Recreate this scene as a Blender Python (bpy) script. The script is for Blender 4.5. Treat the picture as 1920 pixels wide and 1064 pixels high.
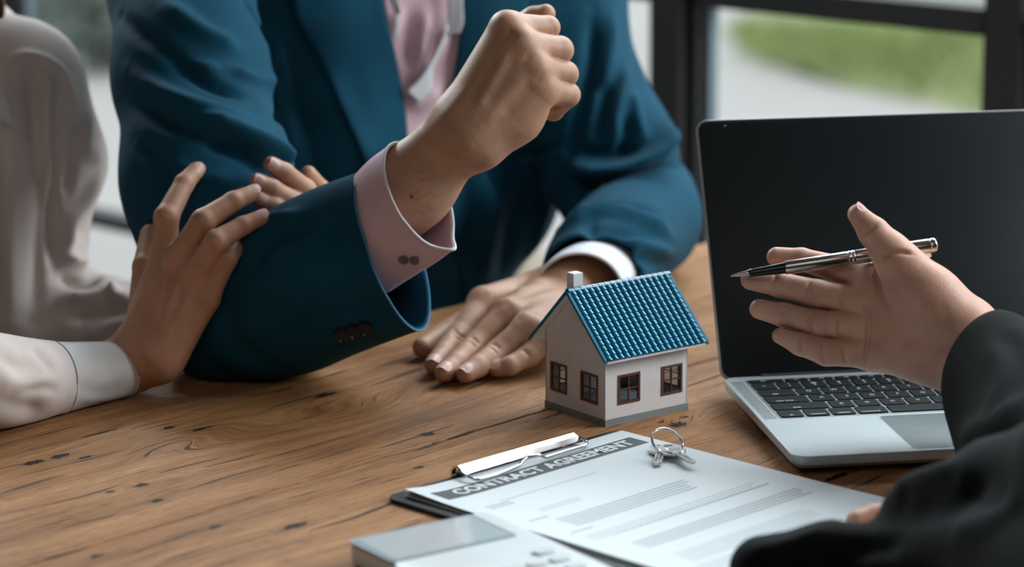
import bpy, bmesh, math, random
import numpy as np
from mathutils import Vector, Matrix
from mathutils.bvhtree import BVHTree

random.seed(4)
rng = np.random.default_rng(4)
C = bpy.context.scene.collection
for o in list(bpy.data.objects):
    bpy.data.objects.remove(o)
R = math.radians

# ------------------------------------------------------------------ camera, world, lights, exposure
TZ = 0.75                                   # height of the table top above the floor
CAM = Vector((0, 0, TZ + 0.538))
FPX, PITCH, ROLL = 5119.7, 0.22353, -0.00648
cd = bpy.data.cameras.new('camera')
cam = bpy.data.objects.new('camera', cd)
C.objects.link(cam)
cam.matrix_world = Matrix.Translation(CAM) @ Matrix.Rotation(math.pi / 2 - PITCH, 4, 'X') @ Matrix.Rotation(ROLL, 4, 'Z')
cd.sensor_width = 36
cd.lens = 36 * FPX / 1920
cd.clip_start = 0.05
cd.clip_end = 200
cd.dof.use_dof = True
cd.dof.focus_distance = 1.93
cd.dof.aperture_fstop = 4.5
bpy.context.scene.camera = cam

sc = bpy.context.scene
sc.view_settings.view_transform = 'Standard'
sc.view_settings.look = 'None'
sc.view_settings.gamma = 1
sc.view_settings.use_curve_mapping = False
sc.view_settings.exposure = 0.0
sc.cycles.use_denoising = True
sc.cycles.max_bounces = 6
sc.cycles.transparent_max_bounces = 12
sc.cycles.caustics_reflective = False
sc.cycles.caustics_refractive = False
sc.cycles.sample_clamp_indirect = 4

w = bpy.data.worlds.new('overcast_sky')
sc.world = w
w.use_nodes = True
w.node_tree.nodes['Background'].inputs[0].default_value = (0.86, 0.95, 1.0, 1)
w.node_tree.nodes['Background'].inputs[1].default_value = 1.25


def area(name, loc, target, sx, sy, power, col):
    l = bpy.data.lights.new(name, 'AREA')
    l.shape = 'RECTANGLE'
    l.size, l.size_y, l.energy, l.color = sx, sy, power, col
    o = bpy.data.objects.new(name, l)
    C.objects.link(o)
    o.location = loc
    d = Vector(target) - Vector(loc)
    o.rotation_euler = d.to_track_quat('-Z', 'Y').to_euler()
    return o


area('window_daylight', (0.9, 3.3, 2.35), (0.1, 1.9, 0.8), 1.9, 1.0, 78, (0.88, 0.96, 1.0))
area('side_window_daylight', (1.95, 2.05, 1.8), (0.0, 2.2, 0.95), 0.9, 0.9, 62, (0.93, 0.97, 1.0))
area('overhead_fill', (0.2, 0.3, 2.5), (0.1, 1.6, 0.75), 1.8, 1.8, 10, (1.0, 0.95, 0.9))  # added soft fill, not a fixture of the room; brightens camera-facing sides
area('left_window_daylight', (-1.35, 3.9, 2.3), (-0.3, 2.2, 0.95), 1.2, 0.9, 90, (0.85, 0.95, 1.0))


# ------------------------------------------------------------------ pixel to point helpers (depths and planes are real)
def ray(px, py):
    u, v = px - 960, py - 532
    cr, sr = math.cos(ROLL), math.sin(ROLL)
    X = (u * cr + v * sr) / FPX
    U = (u * sr - v * cr) / FPX
    return Vector((X, math.cos(PITCH) + U * math.sin(PITCH), -math.sin(PITCH) + U * math.cos(PITCH)))


def T(px, py, z=0.0):                       # the point seen at a pixel on the plane z above the table top
    d = ray(px, py)
    return CAM + d * ((TZ + z - CAM.z) / d.z)


def P(px, py, D):                           # the point seen at a pixel at distance D along the view axis
    return CAM + ray(px, py) * D


def toPx(p):                                # numpy (n,3) -> pixels
    q = np.asarray(p, float) - np.array(CAM)
    d = q[:, 1] * math.cos(PITCH) - q[:, 2] * math.sin(PITCH)
    u = q[:, 1] * math.sin(PITCH) + q[:, 2] * math.cos(PITCH)
    X, Y = FPX * q[:, 0] / d, -FPX * u / d
    cr, sr = math.cos(ROLL), math.sin(ROLL)
    return np.stack([960 + X * cr - Y * sr, 532 + X * sr + Y * cr], 1)


# ------------------------------------------------------------------ materials
def lin(c):
    c = np.array([int(c[i:i + 2], 16) for i in (0, 2, 4)]) / 255 if isinstance(c, str) else np.array(c)
    return tuple(np.where(c <= 0.04045, c / 12.92, ((c + 0.055) / 1.055) ** 2.4)) + (1,)


def mat(name, col, rough=0.5, metal=0.0, noise=0.0, nscale=40, bump=0.0, bscale=300, **kw):
    m = bpy.data.materials.new(name)
    m.use_nodes = True
    nt = m.node_tree
    b = nt.nodes['Principled BSDF']
    c = lin(col)
    b.inputs['Base Color'].default_value = c
    b.inputs['Roughness'].default_value = rough
    b.inputs['Metallic'].default_value = metal
    for k, v in kw.items():
        b.inputs[k.replace('_', ' ')].default_value = v
    tc = nt.nodes.new('ShaderNodeTexCoord')
    if noise > 0:
        n = nt.nodes.new('ShaderNodeTexNoise')
        n.inputs['Scale'].default_value = nscale
        n.inputs['Detail'].default_value = 4
        nt.links.new(tc.outputs['Object'], n.inputs['Vector'])
        r = nt.nodes.new('ShaderNodeValToRGB')
        r.color_ramp.elements[0].position = 0.3
        r.color_ramp.elements[1].position = 0.7
        r.color_ramp.elements[0].color = tuple(x * (1 - noise) for x in c[:3]) + (1,)
        r.color_ramp.elements[1].color = tuple(min(1, x * (1 + noise)) for x in c[:3]) + (1,)
        nt.links.new(n.outputs[0], r.inputs[0])
        nt.links.new(r.outputs[0], b.inputs['Base Color'])
    if bump > 0:
        n = nt.nodes.new('ShaderNodeTexNoise')
        n.inputs['Scale'].default_value = bscale
        n.inputs['Detail'].default_value = 3
        nt.links.new(tc.outputs['Object'], n.inputs['Vector'])
        bp = nt.nodes.new('ShaderNodeBump')
        bp.inputs['Strength'].default_value = bump
        bp.inputs['Distance'].default_value = 0.001
        nt.links.new(n.outputs[0], bp.inputs['Height'])
        nt.links.new(bp.outputs[0], b.inputs['Normal'])
    return m


def skin_mat(name, col, red=0.0):
    m = mat(name, col, rough=0.5, noise=0.12, nscale=55, bump=0.2, bscale=650)
    b = m.node_tree.nodes['Principled BSDF']
    b.inputs['Subsurface Weight'].default_value = 0.06
    b.inputs['Subsurface Radius'].default_value = (0.010, 0.004, 0.002)
    b.inputs['Subsurface Scale'].default_value = 0.6
    b.inputs['Specular IOR Level'].default_value = 0.4
    return m


def cloth_mat(name, col, rough=0.85, weave=1500, sheen=0.25, bump=0.25, noise=0.08):
    m = mat(name, col, rough=rough, noise=noise, nscale=25, bump=bump, bscale=weave)
    b = m.node_tree.nodes['Principled BSDF']
    b.inputs['Sheen Weight'].default_value = sheen
    b.inputs['Sheen Roughness'].default_value = 0.4
    b.inputs['Specular IOR Level'].default_value = 0.1
    return m


M = dict(
    white_plastic=mat('white_plastic', 'd9dadb', 0.45, noise=0.03, nscale=60),
    plinth=mat('plinth_grey', '7f888b', 0.6, noise=0.05),
    teal=mat('teal_glazed_tile', '106f8f', 0.17, noise=0.06, nscale=200),
    brown=mat('brown_frame', '5a3426', 0.5),
    silver=mat('satin_aluminium', 'b9c4c8', 0.4, 0.35, noise=0.03, nscale=30),
    silver_dark=mat('aluminium_side', '8d9294', 0.4, 0.6),
    pad=mat('trackpad_glass', '788386', 0.35, 0.4, noise=0.05, nscale=60),
    screen=mat('black_screen_glass', '1b2123', 0.4, noise=0.1, nscale=8, **{'Specular_IOR_Level': 0.12}),
    key=mat('black_key', '12191c', 0.6, noise=0.05, **{'Specular_IOR_Level': 0.2}),
    legend=mat('key_legend', 'b9cdd2', 0.5),
    rubber=mat('black_rubber', '151617', 0.7),
    paper=mat('white_paper', 'd8e1e5', 0.7, noise=0.01, nscale=20, **{'Specular_IOR_Level': 0.15}),
    paper_edge=mat('paper_stack', 'b9bfc2', 0.7),
    band=mat('charcoal_print', '4b5053', 0.7),
    ink=mat('grey_print', '86949a', 0.7),
    ink2=mat('faint_print', 'b2bec3', 0.7),
    board=mat('black_clipboard', '1c2023', 0.45, noise=0.1, bump=0.2, bscale=600),
    chrome=mat('polished_chrome', 'd8d8da', 0.12, 1.0),
    nickel=mat('nickel_key', 'dededc', 0.26, 0.85, bump=0.15, bscale=500),
    pen_metal=mat('pen_steel', 'b9b2ac', 0.2, 1.0),
    pen_black=mat('pen_black', '15181b', 0.15),
    calc=mat('calculator_white', 'd3dadd', 0.35, noise=0.02),
    calc_frame=mat('calculator_frame', '8d9da3', 0.3),
    lcd=mat('display_glass', 'dfeaee', 0.07, 0.4),
    lcd_dark=mat('display_segment', '1d4f60', 0.3),
    frame=mat('black_steel_frame', '111314', 0.5, noise=0.1, nscale=15),
    bead=mat('grey_glazing_bead', '5c6e76', 0.5),
    floor=mat('dark_concrete', '4a4744', 0.7, noise=0.15, nscale=3),
    wall=mat('dark_plaster', '3c3c3b', 0.9, noise=0.1, nscale=2),
    ceiling=mat('grey_ceiling', '464644', 0.9, noise=0.05, nscale=2),
    ground=mat('pale_concrete', 'd0ccc7', 0.9, noise=0.08, nscale=0.7, bump=0.3, bscale=30),
    kerb=mat('kerb_concrete', 'd9d9d4', 0.8, noise=0.06),
    lawn=mat('lawn_green', 'a3ab7c', 0.9, noise=0.5, nscale=1.6, bump=0.5, bscale=60),
    blade=mat('grass_blade', '9dab6c', 0.8, noise=0.2, nscale=2),
    leaf=mat('grey_green_leaf', '8b978c', 0.7, noise=0.3, nscale=3),
    bark=mat('grey_bark', '6d6760', 0.9, noise=0.2, nscale=6, bump=0.5, bscale=30),
    suit=cloth_mat('blue_suit_cloth', '14495f', rough=0.8, sheen=0.04, weave=1500, bump=0.5, noise=0.12),
    suit_edge=cloth_mat('blue_suit_edge', '3f80a4', rough=0.7),
    pink=cloth_mat('pink_shirt_cotton', 'd8bcc6', sheen=0.15, bump=0.12),
    white_cotton=cloth_mat('white_shirt_cotton', 'dde2e8', sheen=0.15, bump=0.12),
    blouse=cloth_mat('cream_blouse', 'd0c6c1', sheen=0.2, bump=0.12),
    blouse_cuff=cloth_mat('pale_blouse_cuff', 'cdcecd', sheen=0.2, bump=0.15),
    black_suit=cloth_mat('black_suit_cloth', '101415', sheen=0.03),
    beige=cloth_mat('beige_trousers', 'b5ab98'),
    skin_m=skin_mat('tan_skin', 'b58d74'),
    skin_w=skin_mat('light_brown_skin', 'b78b72'),
    skin_a=skin_mat('fair_skin', 'c99c87'),
    nail=mat('fingernail', 'cfa498', 0.4, **{'Subsurface_Weight': 0.1}),
    button=mat('grey_button', '6f6562', 0.3),
    dark_button=mat('dark_button', '22282c', 0.3),
    hair=mat('brown_hair', '5b3b28', 0.5),
)


def glass_mat(name, tint=(1, 1, 1), refl=0.06, rough=0.02):
    m = bpy.data.materials.new(name)
    m.use_nodes = True
    nt = m.node_tree
    nt.nodes.clear()
    o = nt.nodes.new('ShaderNodeOutputMaterial')
    t = nt.nodes.new('ShaderNodeBsdfTransparent')
    t.inputs[0].default_value = tuple(tint) + (1,)
    g = nt.nodes.new('ShaderNodeBsdfGlossy')
    g.inputs['Roughness'].default_value = rough
    lw = nt.nodes.new('ShaderNodeLayerWeight')
    pw = nt.nodes.new('ShaderNodeMath')
    pw.operation = 'POWER'
    pw.inputs[1].default_value = 4.0
    nt.links.new(lw.outputs['Facing'], pw.inputs[0])
    f = nt.nodes.new('ShaderNodeMath')
    f.operation = 'MULTIPLY_ADD'
    f.inputs[1].default_value = 0.5
    f.inputs[2].default_value = 0.03
    nt.links.new(pw.outputs[0], f.inputs[0])
    mx = nt.nodes.new('ShaderNodeMixShader')
    nt.links.new(f.outputs[0], mx.inputs[0])
    nt.links.new(t.outputs[0], mx.inputs[1])
    nt.links.new(g.outputs[0], mx.inputs[2])
    nt.links.new(mx.outputs[0], o.inputs[0])
    return m


M['glass'] = glass_mat('window_glass')
M['toy_glass'] = glass_mat('toy_window_glass', (0.85, 0.88, 0.9))


# ------------------------------------------------------------------ mesh helpers
def link(name, me, m=None, parent=None, smooth=False):
    o = bpy.data.objects.new(name, me)
    C.objects.link(o)
    if m is not None:
        me.materials.append(m)
    if parent is not None:
        o.parent = parent
    if smooth:
        me.polygons.foreach_set('use_smooth', np.ones(len(me.polygons), bool))
    return o


def mesh(name, vs, fs, m=None, parent=None, smooth=False, auto=None):
    me = bpy.data.meshes.new(name)
    me.from_pydata([tuple(v) for v in vs], [], [tuple(int(i) for i in f) for f in fs])
    me.update()
    o = link(name, me, m, parent, smooth)
    if auto is not None:
        me.polygons.foreach_set('use_smooth', np.ones(len(me.polygons), bool))
        me.set_sharp_from_angle(angle=R(auto))
    return o


def tag(o, label=None, cat=None, group=None, kind=None):
    for k, v in (('label', label), ('category', cat), ('group', group), ('kind', kind)):
        if v:
            o[k] = v
    return o


def empty(name, loc, rz=0):
    o = bpy.data.objects.new(name, None)
    C.objects.link(o)
    o.empty_display_size = 0.02
    o.location = loc
    o.rotation_euler = (0, 0, rz)
    return o


class MB:
    """collects pieces of one part"""
    def __init__(s):
        s.v, s.f = [], []

    def add(s, vs, fs):
        b = len(s.v)
        s.v += [tuple(v) for v in vs]
        s.f += [tuple(i + b for i in f) for f in fs]
        return s

    def box(s, x0, x1, y0, y1, z0, z1):
        return s.add([(x0, y0, z0), (x1, y0, z0), (x1, y1, z0), (x0, y1, z0), (x0, y0, z1), (x1, y0, z1), (x1, y1, z1), (x0, y1, z1)],
                     [(0, 3, 2, 1), (4, 5, 6, 7), (0, 1, 5, 4), (1, 2, 6, 5), (2, 3, 7, 6), (3, 0, 4, 7)])

    def rings(s, rings, close=False, cap=True):
        n = len(rings[0])
        vs = [p for r in rings for p in r]
        fs = []
        k = len(rings)
        for i in range(k if close else k - 1):
            for j in range(n):
                a, b = i * n + j, i * n + (j + 1) % n
                c, d = ((i + 1) % k) * n + (j + 1) % n, ((i + 1) % k) * n + j
                fs.append((a, b, c, d))
        if cap and not close:
            fs.append(tuple(range(n))[::-1])
            fs.append(tuple((k - 1) * n + j for j in range(n)))
        return s.add(vs, fs)

    def build(s, name, m=None, parent=None, smooth=False, auto=None):
        return mesh(name, s.v, s.f, m, parent, smooth, auto)


def rrect(x0, x1, y0, y1, r, n=6):
    pts = []
    for cx, cy, a0 in ((x1 - r, y0 + r, -90), (x1 - r, y1 - r, 0), (x0 + r, y1 - r, 90), (x0 + r, y0 + r, 180)):
        for k in range(n + 1):
            a = R(a0 + 90 * k / n)
            pts.append((cx + r * math.cos(a), cy + r * math.sin(a)))
    return pts


def inset(poly, d):
    p = np.array(poly)
    n = len(p)
    c = p.mean(0)
    out = []
    for i in range(n):
        a, b = p[i - 1], p[(i + 1) % n]
        t = b - a
        L = np.linalg.norm(t)
        nn = np.array([-t[1], t[0]]) / (L + 1e-12)
        out.append(p[i] + nn * d)
    return np.array(out)


def plate(mb, poly, levels):
    """stack of (z, inset) rings of one outline (counter-clockwise)"""
    return mb.rings([[(x, y, z) for x, y in inset(poly, d)] for z, d in levels])


def frames_along(path):
    p = np.array([tuple(q) for q in path], float)
    t = np.gradient(p, axis=0)
    t /= np.linalg.norm(t, axis=1)[:, None]
    up = np.array([0, 0, 1.0]) if abs(t[0][2]) < 0.9 else np.array([1.0, 0, 0])
    n = np.cross(up, t[0])
    n /= np.linalg.norm(n)
    N = []
    for k in range(len(p)):
        n = n - t[k] * (n @ t[k])
        n /= np.linalg.norm(n)
        N.append(n)
    N = np.array(N)
    return p, t, N, np.cross(t, N)


def tube(mb, path, r, n=10, close=False):
    p, t, N, B = frames_along(path)
    rr = np.broadcast_to(np.asarray(r, float), (len(p),))
    rings = []
    for k in range(len(p)):
        rings.append([p[k] + rr[k] * (N[k] * math.cos(a) + B[k] * math.sin(a)) for a in np.linspace(0, 2 * math.pi, n, endpoint=False)])
    return mb.rings(rings, close=close)


def smooth_path(pts, k=6):
    """Catmull-Rom"""
    p = np.array([tuple(q) for q in pts], float)
    q = np.vstack([2 * p[0] - p[1], p, 2 * p[-1] - p[-2]])
    out = []
    for i in range(1, len(q) - 2):
        for s in range(k):
            u = s / k
            out.append(0.5 * ((2 * q[i]) + (-q[i - 1] + q[i + 1]) * u + (2 * q[i - 1] - 5 * q[i] + 4 * q[i + 1] - q[i + 2]) * u * u
                              + (-q[i - 1] + 3 * q[i] - 3 * q[i + 1] + q[i + 2]) * u ** 3))
    out.append(p[-1])
    return np.array(out)


_tc = {}


def text_mesh(s, size, bold=0.0, depth=0.00005, sx=1.0):
    """flat print: lettering turned into a mesh, origin at its centre"""
    key = (s, size, bold, sx)
    if key in _tc:
        return _tc[key]
    cu = bpy.data.curves.new('lettering', 'FONT')
    cu.body = s
    cu.size = size
    cu.offset = bold
    cu.resolution_u = 3
    cu.align_x = 'CENTER'
    cu.align_y = 'CENTER'
    o = bpy.data.objects.new('lettering', cu)
    C.objects.link(o)
    me = bpy.data.meshes.new_from_object(o.evaluated_get(bpy.context.evaluated_depsgraph_get()))
    bpy.data.objects.remove(o)
    for v in me.vertices:
        v.co.x *= sx
        v.co.z += depth
    _tc[key] = me
    return me

#@@ROOM
# ------------------------------------------------------------------ the room
WD = Vector((-0.7207, 0.6933, 0))            # along the window wall, towards its far end
WN = Vector((-0.6933, -0.7207, 0))           # into the room
W0 = Vector((0.2, 3.2, 0))


def wall_matrix():
    return Matrix(((WD.x, WN.x, 0, W0.x), (WD.y, WN.y, 0, W0.y), (0, 0, 1, 0), (0, 0, 0, 1)))


fp = [(-3.4, -2.0), (3.2, -2.0), (3.13, 1.54), (W0 - WD * 2.4).to_2d()[:], (W0 + WD * 2.75).to_2d()[:]]
fl = MB().add([(x, y, -0.1) for x, y in fp] + [(x, y, 0) for x, y in fp], [(4, 3, 2, 1, 0), (5, 6, 7, 8, 9)] + [(i, (i + 1) % 5, (i + 1) % 5 + 5, i + 5) for i in range(5)]).build('floor', M['floor'])
tag(fl, kind='structure')
# window wall: steel grid with panes
ww = bpy.data.objects.new('wall_window_side', None)
C.objects.link(ww)
ww.matrix_world = wall_matrix()
tag(ww, kind='structure')
posts = [-2.32, -1.86, -1.39, -0.93, -0.467, 0, 0.45, 0.9, 1.334, 1.79, 2.24, 2.7]
bars = [0.0, TZ - 0.262, TZ + 0.163, 1.45, 2.0, 2.55]
for i, s in enumerate(posts):
    b = MB().box(s - 0.024, s + 0.022, -0.03, 0.03, 0, 2.6)
    b.box(s - 0.034, s - 0.024, -0.012, 0.012, 0, 2.6).box(s + 0.022, s + 0.03, -0.012, 0.012, 0, 2.6)
    b.build('window_post', M['frame'], ww)
    MB().box(s - 0.042, s - 0.034, -0.02, -0.005, 0, 2.6).build('glazing_bead', M['bead'], ww)
for i in range(len(posts) - 1):
    x0, x1 = posts[i] + 0.03, posts[i + 1] - 0.042
    for j, z in enumerate(bars):
        h = (0.022, 0.009, 0.014, 0.014, 0.014, 0.022)[j]
        MB().box(x0, x1, -0.022, 0.022, z - h, z + h).build('window_bar', M['frame'], ww)
    for j in range(len(bars) - 1):
        MB().box(x0, x1, -0.004, 0.002, bars[j] + 0.01, bars[j + 1] - 0.01).build('window_pane', M['glass'], ww)
# plain walls and ceiling of the room, beyond the picture
def wall_box(name, a, b, z0, z1, t, m):
    a, b = Vector(a + (0,)), Vector(b + (0,))
    d = (b - a).normalized()
    n = Vector((-d.y, d.x, 0)) * t
    vs = [a, b, b + n, a + n]
    o = MB().add([v + Vector((0, 0, z0)) for v in vs] + [v + Vector((0, 0, z1)) for v in vs],
                 [(0, 3, 2, 1), (4, 5, 6, 7), (0, 1, 5, 4), (1, 2, 6, 5), (2, 3, 7, 6), (3, 0, 4, 7)]).build(name, m)
    return tag(o, kind='structure')


e1 = W0 + WD * 2.75
e0 = W0 - WD * 2.4
wall_box('wall_left', (e1.x, e1.y), (-3.4, -2.0), 0, 2.6, -0.1, M['wall'])
wall_box('wall_rear', (-3.4, -2.0), (3.2, -2.0), 0, 2.6, -0.1, M['wall'])
wall_box('wall_right', (3.2, -2.0), (e0.x + 1.2, e0.y), 0, 2.6, -0.1, M['wall'])
cl = MB()
cp = [(e1.x, e1.y), (-3.4, -2.0), (3.2, -2.0), (e0.x + 1.2, e0.y), (e0.x, e0.y)]
cl.add([(x, y, 2.6) for x, y in cp] + [(x, y, 2.7) for x, y in cp], [(0, 1, 2, 3, 4), (9, 8, 7, 6, 5)] + [(i, i + 5, (i + 1) % 5 + 5, (i + 1) % 5) for i in range(5)])
tag(cl.build('ceiling', M['ceiling']), kind='structure')

# outside
g = MB().add([(-30, 2.5, -0.12), (30, 2.5, -0.12), (30, 45, -0.12), (-30, 45, -0.12), (-30, 2.5, -0.3), (30, 2.5, -0.3), (30, 45, -0.3), (-30, 45, -0.3)],
             [(0, 1, 2, 3), (7, 6, 5, 4), (0, 4, 5, 1), (1, 5, 6, 2), (2, 6, 7, 3), (3, 7, 4, 0)]).build('ground', M['ground'])
tag(g, kind='structure')


def G(px, py, z=-0.12):                      # point on the outside ground
    d = ray(px, py)
    return CAM + d * ((z - CAM.z) / d.z)


lawn = [G(1360, 60), G(1430, 115), G(1560, 160), G(1760, 200), G(1980, 250), G(2400, 240), G(2400, 60), G(1980, 78), G(1700, 52), G(1450, 30)]
lb = MB()
lb.add([(p.x, p.y, -0.12) for p in lawn] + [(p.x, p.y, -0.08) for p in lawn],
       [tuple(range(10, 20))] + [(i, (i + 1) % 10, (i + 1) % 10 + 10, i + 10) for i in range(10)])
tag(lb.build('lawn', M['lawn']), kind='structure')
gb = MB()
for k in range(5000):
    px, py = rng.uniform(1380, 2100), rng.uniform(50, 235)
    if py > 110 + (px - 1400) * 0.19 or py < 45 + (px - 1450) * 0.06:
        continue
    p = G(px, py, -0.08)
    a = rng.uniform(0, math.pi)
    hh = rng.uniform(0.03, 0.08)
    dx, dy = 0.008 * math.cos(a), 0.008 * math.sin(a)
    gb.add([(p.x - dx, p.y - dy, -0.08), (p.x + dx, p.y + dy, -0.08), (p.x + dy * 2, p.y - dx * 2, -0.08 + hh)], [(0, 1, 2)])
tag(gb.build('grass', M['blade']), 'green grass outside the window behind the laptop', 'grass', kind='stuff')
kp = [G(1290, 2), G(1500, 22), G(1700, 44), G(1980, 72), G(2400, 110)]
kb = MB()
for i in range(len(kp) - 1):
    a, b = kp[i], kp[i + 1]
    up = Vector((0, 0.22, 0))
    for u in (0,):
        q = [a, b, b + up, a + up]
        kb.add([(v.x, v.y, -0.12) for v in q] + [(v.x, v.y, 0.02) for v in q],
               [(4, 5, 6, 7), (0, 1, 5, 4), (1, 2, 6, 5), (2, 3, 7, 6), (3, 0, 4, 7)])
tag(kb.build('kerb', M['kerb']), kind='structure')


def bush(loc, r, h, n, label, grp=None):
    t = empty('shrub', loc)
    tag(t, label, 'shrub', grp)
    st = MB()
    for k in range(6):
        a = k * 1.05
        tube(st, smooth_path([(0.03 * math.cos(a), 0.03 * math.sin(a), 0), (0.3 * r * math.cos(a), 0.3 * r * math.sin(a), h * 0.5), (0.7 * r * math.cos(a + .3), 0.7 * r * math.sin(a + .3), h * 0.9)], 3), [0.03] * 6 + [0.01], 5)
    st.build('stem', M['bark'], t)
    f = MB()
    for k in range(n):
        d = rng.normal(size=3)
        d /= np.linalg.norm(d)
        q = d * rng.uniform(0.6, 1.0) * np.array([r * .8, r * .8, h / 2]) * (1 + 0.2 * math.sin(5 * d[0] + 3 * d[2])) + np.array([0, 0, h * 0.55])
        a, b = rng.normal(size=3), rng.normal(size=3)
        a = a / np.linalg.norm(a) * 0.03
        b = b / np.linalg.norm(b) * 0.015
        f.add([q - a, q + b, q + a, q - b], [(0, 1, 2, 3)])
    fo = f.build('foliage', M['leaf'], t)
    tag(fo, kind='stuff')


for k, (px, py, r, h) in enumerate([(60, 60, 0.34, 0.45), (215, 130, 0.30, 0.40), (400, 40, 0.34, 0.5), (-140, 120, 0.34, 0.45)]):
    p = G(px, py)
    bush((p.x, p.y, -0.12), r, h, 1600, ['grey-green shrub outside the window above the woman\'s shoulder', 'low grey-green shrub seen between the woman\'s shoulder and the blue jacket',
         'tall grey-green shrub outside, behind the blue jacket shoulder', 'grey-green shrub outside, behind the woman'][k], 'shrubs outside the window')

#@@TABLE
# ------------------------------------------------------------------ the table
G0 = T(399, 955)
ang = R(47.31)
table = empty('wooden_table', (G0.x, G0.y, 0), ang)
tag(table, 'rustic brown table of wide cracked planks under the toy house and laptop', 'table')


def wood_material():
    m = bpy.data.materials.new('old_teak')
    m.use_nodes = True
    nt = m.node_tree
    N, L = nt.nodes, nt.links
    b = N['Principled BSDF']
    tc = N.new('ShaderNodeTexCoord')

    def math_(op, a, bb=None, c=None):
        n = N.new('ShaderNodeMath')
        n.operation = op
        for i, v in enumerate((a, bb, c)):
            if v is None:
                continue
            if isinstance(v, (int, float)):
                n.inputs[i].default_value = v
            else:
                L.new(v, n.inputs[i])
        return n.outputs[0]

    def noise(vec, scale, detail=4, rough=0.55, dist=0.0):
        n = N.new('ShaderNodeTexNoise')
        n.inputs['Scale'].default_value = scale
        n.inputs['Detail'].default_value = detail
        n.inputs['Roughness'].default_value = rough
        n.inputs['Distortion'].default_value = dist
        L.new(vec, n.inputs['Vector'])
        return n.outputs[0]

    def mapping(vec, s):
        n = N.new('ShaderNodeMapping')
        n.inputs['Scale'].default_value = s
        L.new(vec, n.inputs['Vector'])
        return n.outputs[0]

    sep = N.new('ShaderNodeSeparateXYZ')
    L.new(tc.outputs['Object'], sep.inputs[0])
    X, Y = sep.outputs[0], sep.outputs[1]
    warp = noise(mapping(tc.outputs['Object'], (3, 9, 1)), 1.0, 2)
    yy = math_('ADD', Y, math_('MULTIPLY', math_('SUBTRACT', warp, 0.5), 0.05))
    # growth-ring figure: rings bend round the knots
    for kx, ky, ks, ka in KNOTS:
        dx = math_('MULTIPLY', math_('SUBTRACT', X, kx), 1 / (ks * 2.6))
        dy = math_('MULTIPLY', math_('SUBTRACT', Y, ky), 1 / ks)
        d2 = math_('ADD', math_('MULTIPLY', dx, dx), math_('MULTIPLY', dy, dy))
        g_ = math_('EXPONENT', math_('MULTIPLY', d2, -1.0))
        yy = math_('ADD', yy, math_('MULTIPLY', g_, ka))
    cmb = N.new('ShaderNodeCombineXYZ')
    L.new(math_('MULTIPLY', X, 1.6), cmb.inputs[0])
    L.new(math_('MULTIPLY', yy, 60.0), cmb.inputs[1])
    L.new(sep.outputs[2], cmb.inputs[2])
    rings = noise(cmb.outputs[0], 1.0, 5, 0.6, 0.4)
    cmb2 = N.new('ShaderNodeCombineXYZ')
    L.new(math_('MULTIPLY', X, 22.0), cmb2.inputs[0])
    L.new(math_('MULTIPLY', yy, 420.0), cmb2.inputs[1])
    fine = noise(cmb2.outputs[0], 1.0, 3, 0.6)
    cmb3 = N.new('ShaderNodeCombineXYZ')
    L.new(math_('MULTIPLY', X, 60.0), cmb3.inputs[0])
    L.new(math_('MULTIPLY', yy, 900.0), cmb3.inputs[1])
    pore = noise(cmb3.outputs[0], 1.0, 2, 0.5)
    big = noise(mapping(tc.outputs['Object'], (5, 12, 1)), 1.0, 3)
    ramp = N.new('ShaderNodeValToRGB')
    el = ramp.color_ramp.elements
    el[0].position, el[0].color = 0.38, lin('6c4629')
    el[1].position, el[1].color = 0.66, lin('bb8d61')
    e = el.new(0.5)
    e.color = lin('976a43')
    v = math_('ADD', math_('MULTIPLY', rings, 0.38), math_('ADD', math_('MULTIPLY', fine, 0.34), math_('MULTIPLY', big, 0.30)))
    L.new(v, ramp.inputs[0])
    # thin dark cracks that follow the grain
    cr = N.new('ShaderNodeCombineXYZ')
    L.new(math_('MULTIPLY', X, 7.0), cr.inputs[0])
    L.new(math_('MULTIPLY', yy, 170.0), cr.inputs[1])
    crn = noise(cr.outputs[0], 1.0, 2, 0.5, 0.2)
    crm = N.new('ShaderNodeMapRange')
    crm.inputs['From Min'].default_value, crm.inputs['From Max'].default_value = 0.635, 0.67
    L.new(crn, crm.inputs['Value'])
    pm = N.new('ShaderNodeMapRange')
    pm.inputs['From Min'].default_value, pm.inputs['From Max'].default_value = 0.60, 0.72
    L.new(pore, pm.inputs['Value'])
    # worm holes and scars at their own places
    hd = None
    wob = noise(tc.outputs['Object'], 260.0, 4)
    for hx, hy, a_, b_ in HOLES:
        dx = math_('MULTIPLY', math_('SUBTRACT', X, hx), 1 / a_)
        dy = math_('MULTIPLY', math_('SUBTRACT', Y, hy), 1 / b_)
        d = math_('SQRT', math_('ADD', math_('MULTIPLY', dx, dx), math_('MULTIPLY', dy, dy)))
        hd = d if hd is None else math_('MINIMUM', hd, d)
    hd = math_('ADD', hd, math_('MULTIPLY', math_('SUBTRACT', wob, 0.5), 2.6))
    hm = N.new('ShaderNodeMapRange')
    hm.inputs['From Min'].default_value, hm.inputs['From Max'].default_value = 1.05, 0.8
    L.new(hd, hm.inputs['Value'])
    halo = N.new('ShaderNodeMapRange')
    halo.inputs['From Min'].default_value, halo.inputs['From Max'].default_value = 2.6, 0.9
    halo.inputs['To Max'].default_value = 0.35
    L.new(hd, halo.inputs['Value'])

    def mix(f, a, col):
        n = N.new('ShaderNodeMix')
        n.data_type = 'RGBA'
        L.new(f, n.inputs[0])
        L.new(a, n.inputs[6])
        n.inputs[7].default_value = lin(col)
        return n.outputs[2]
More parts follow.
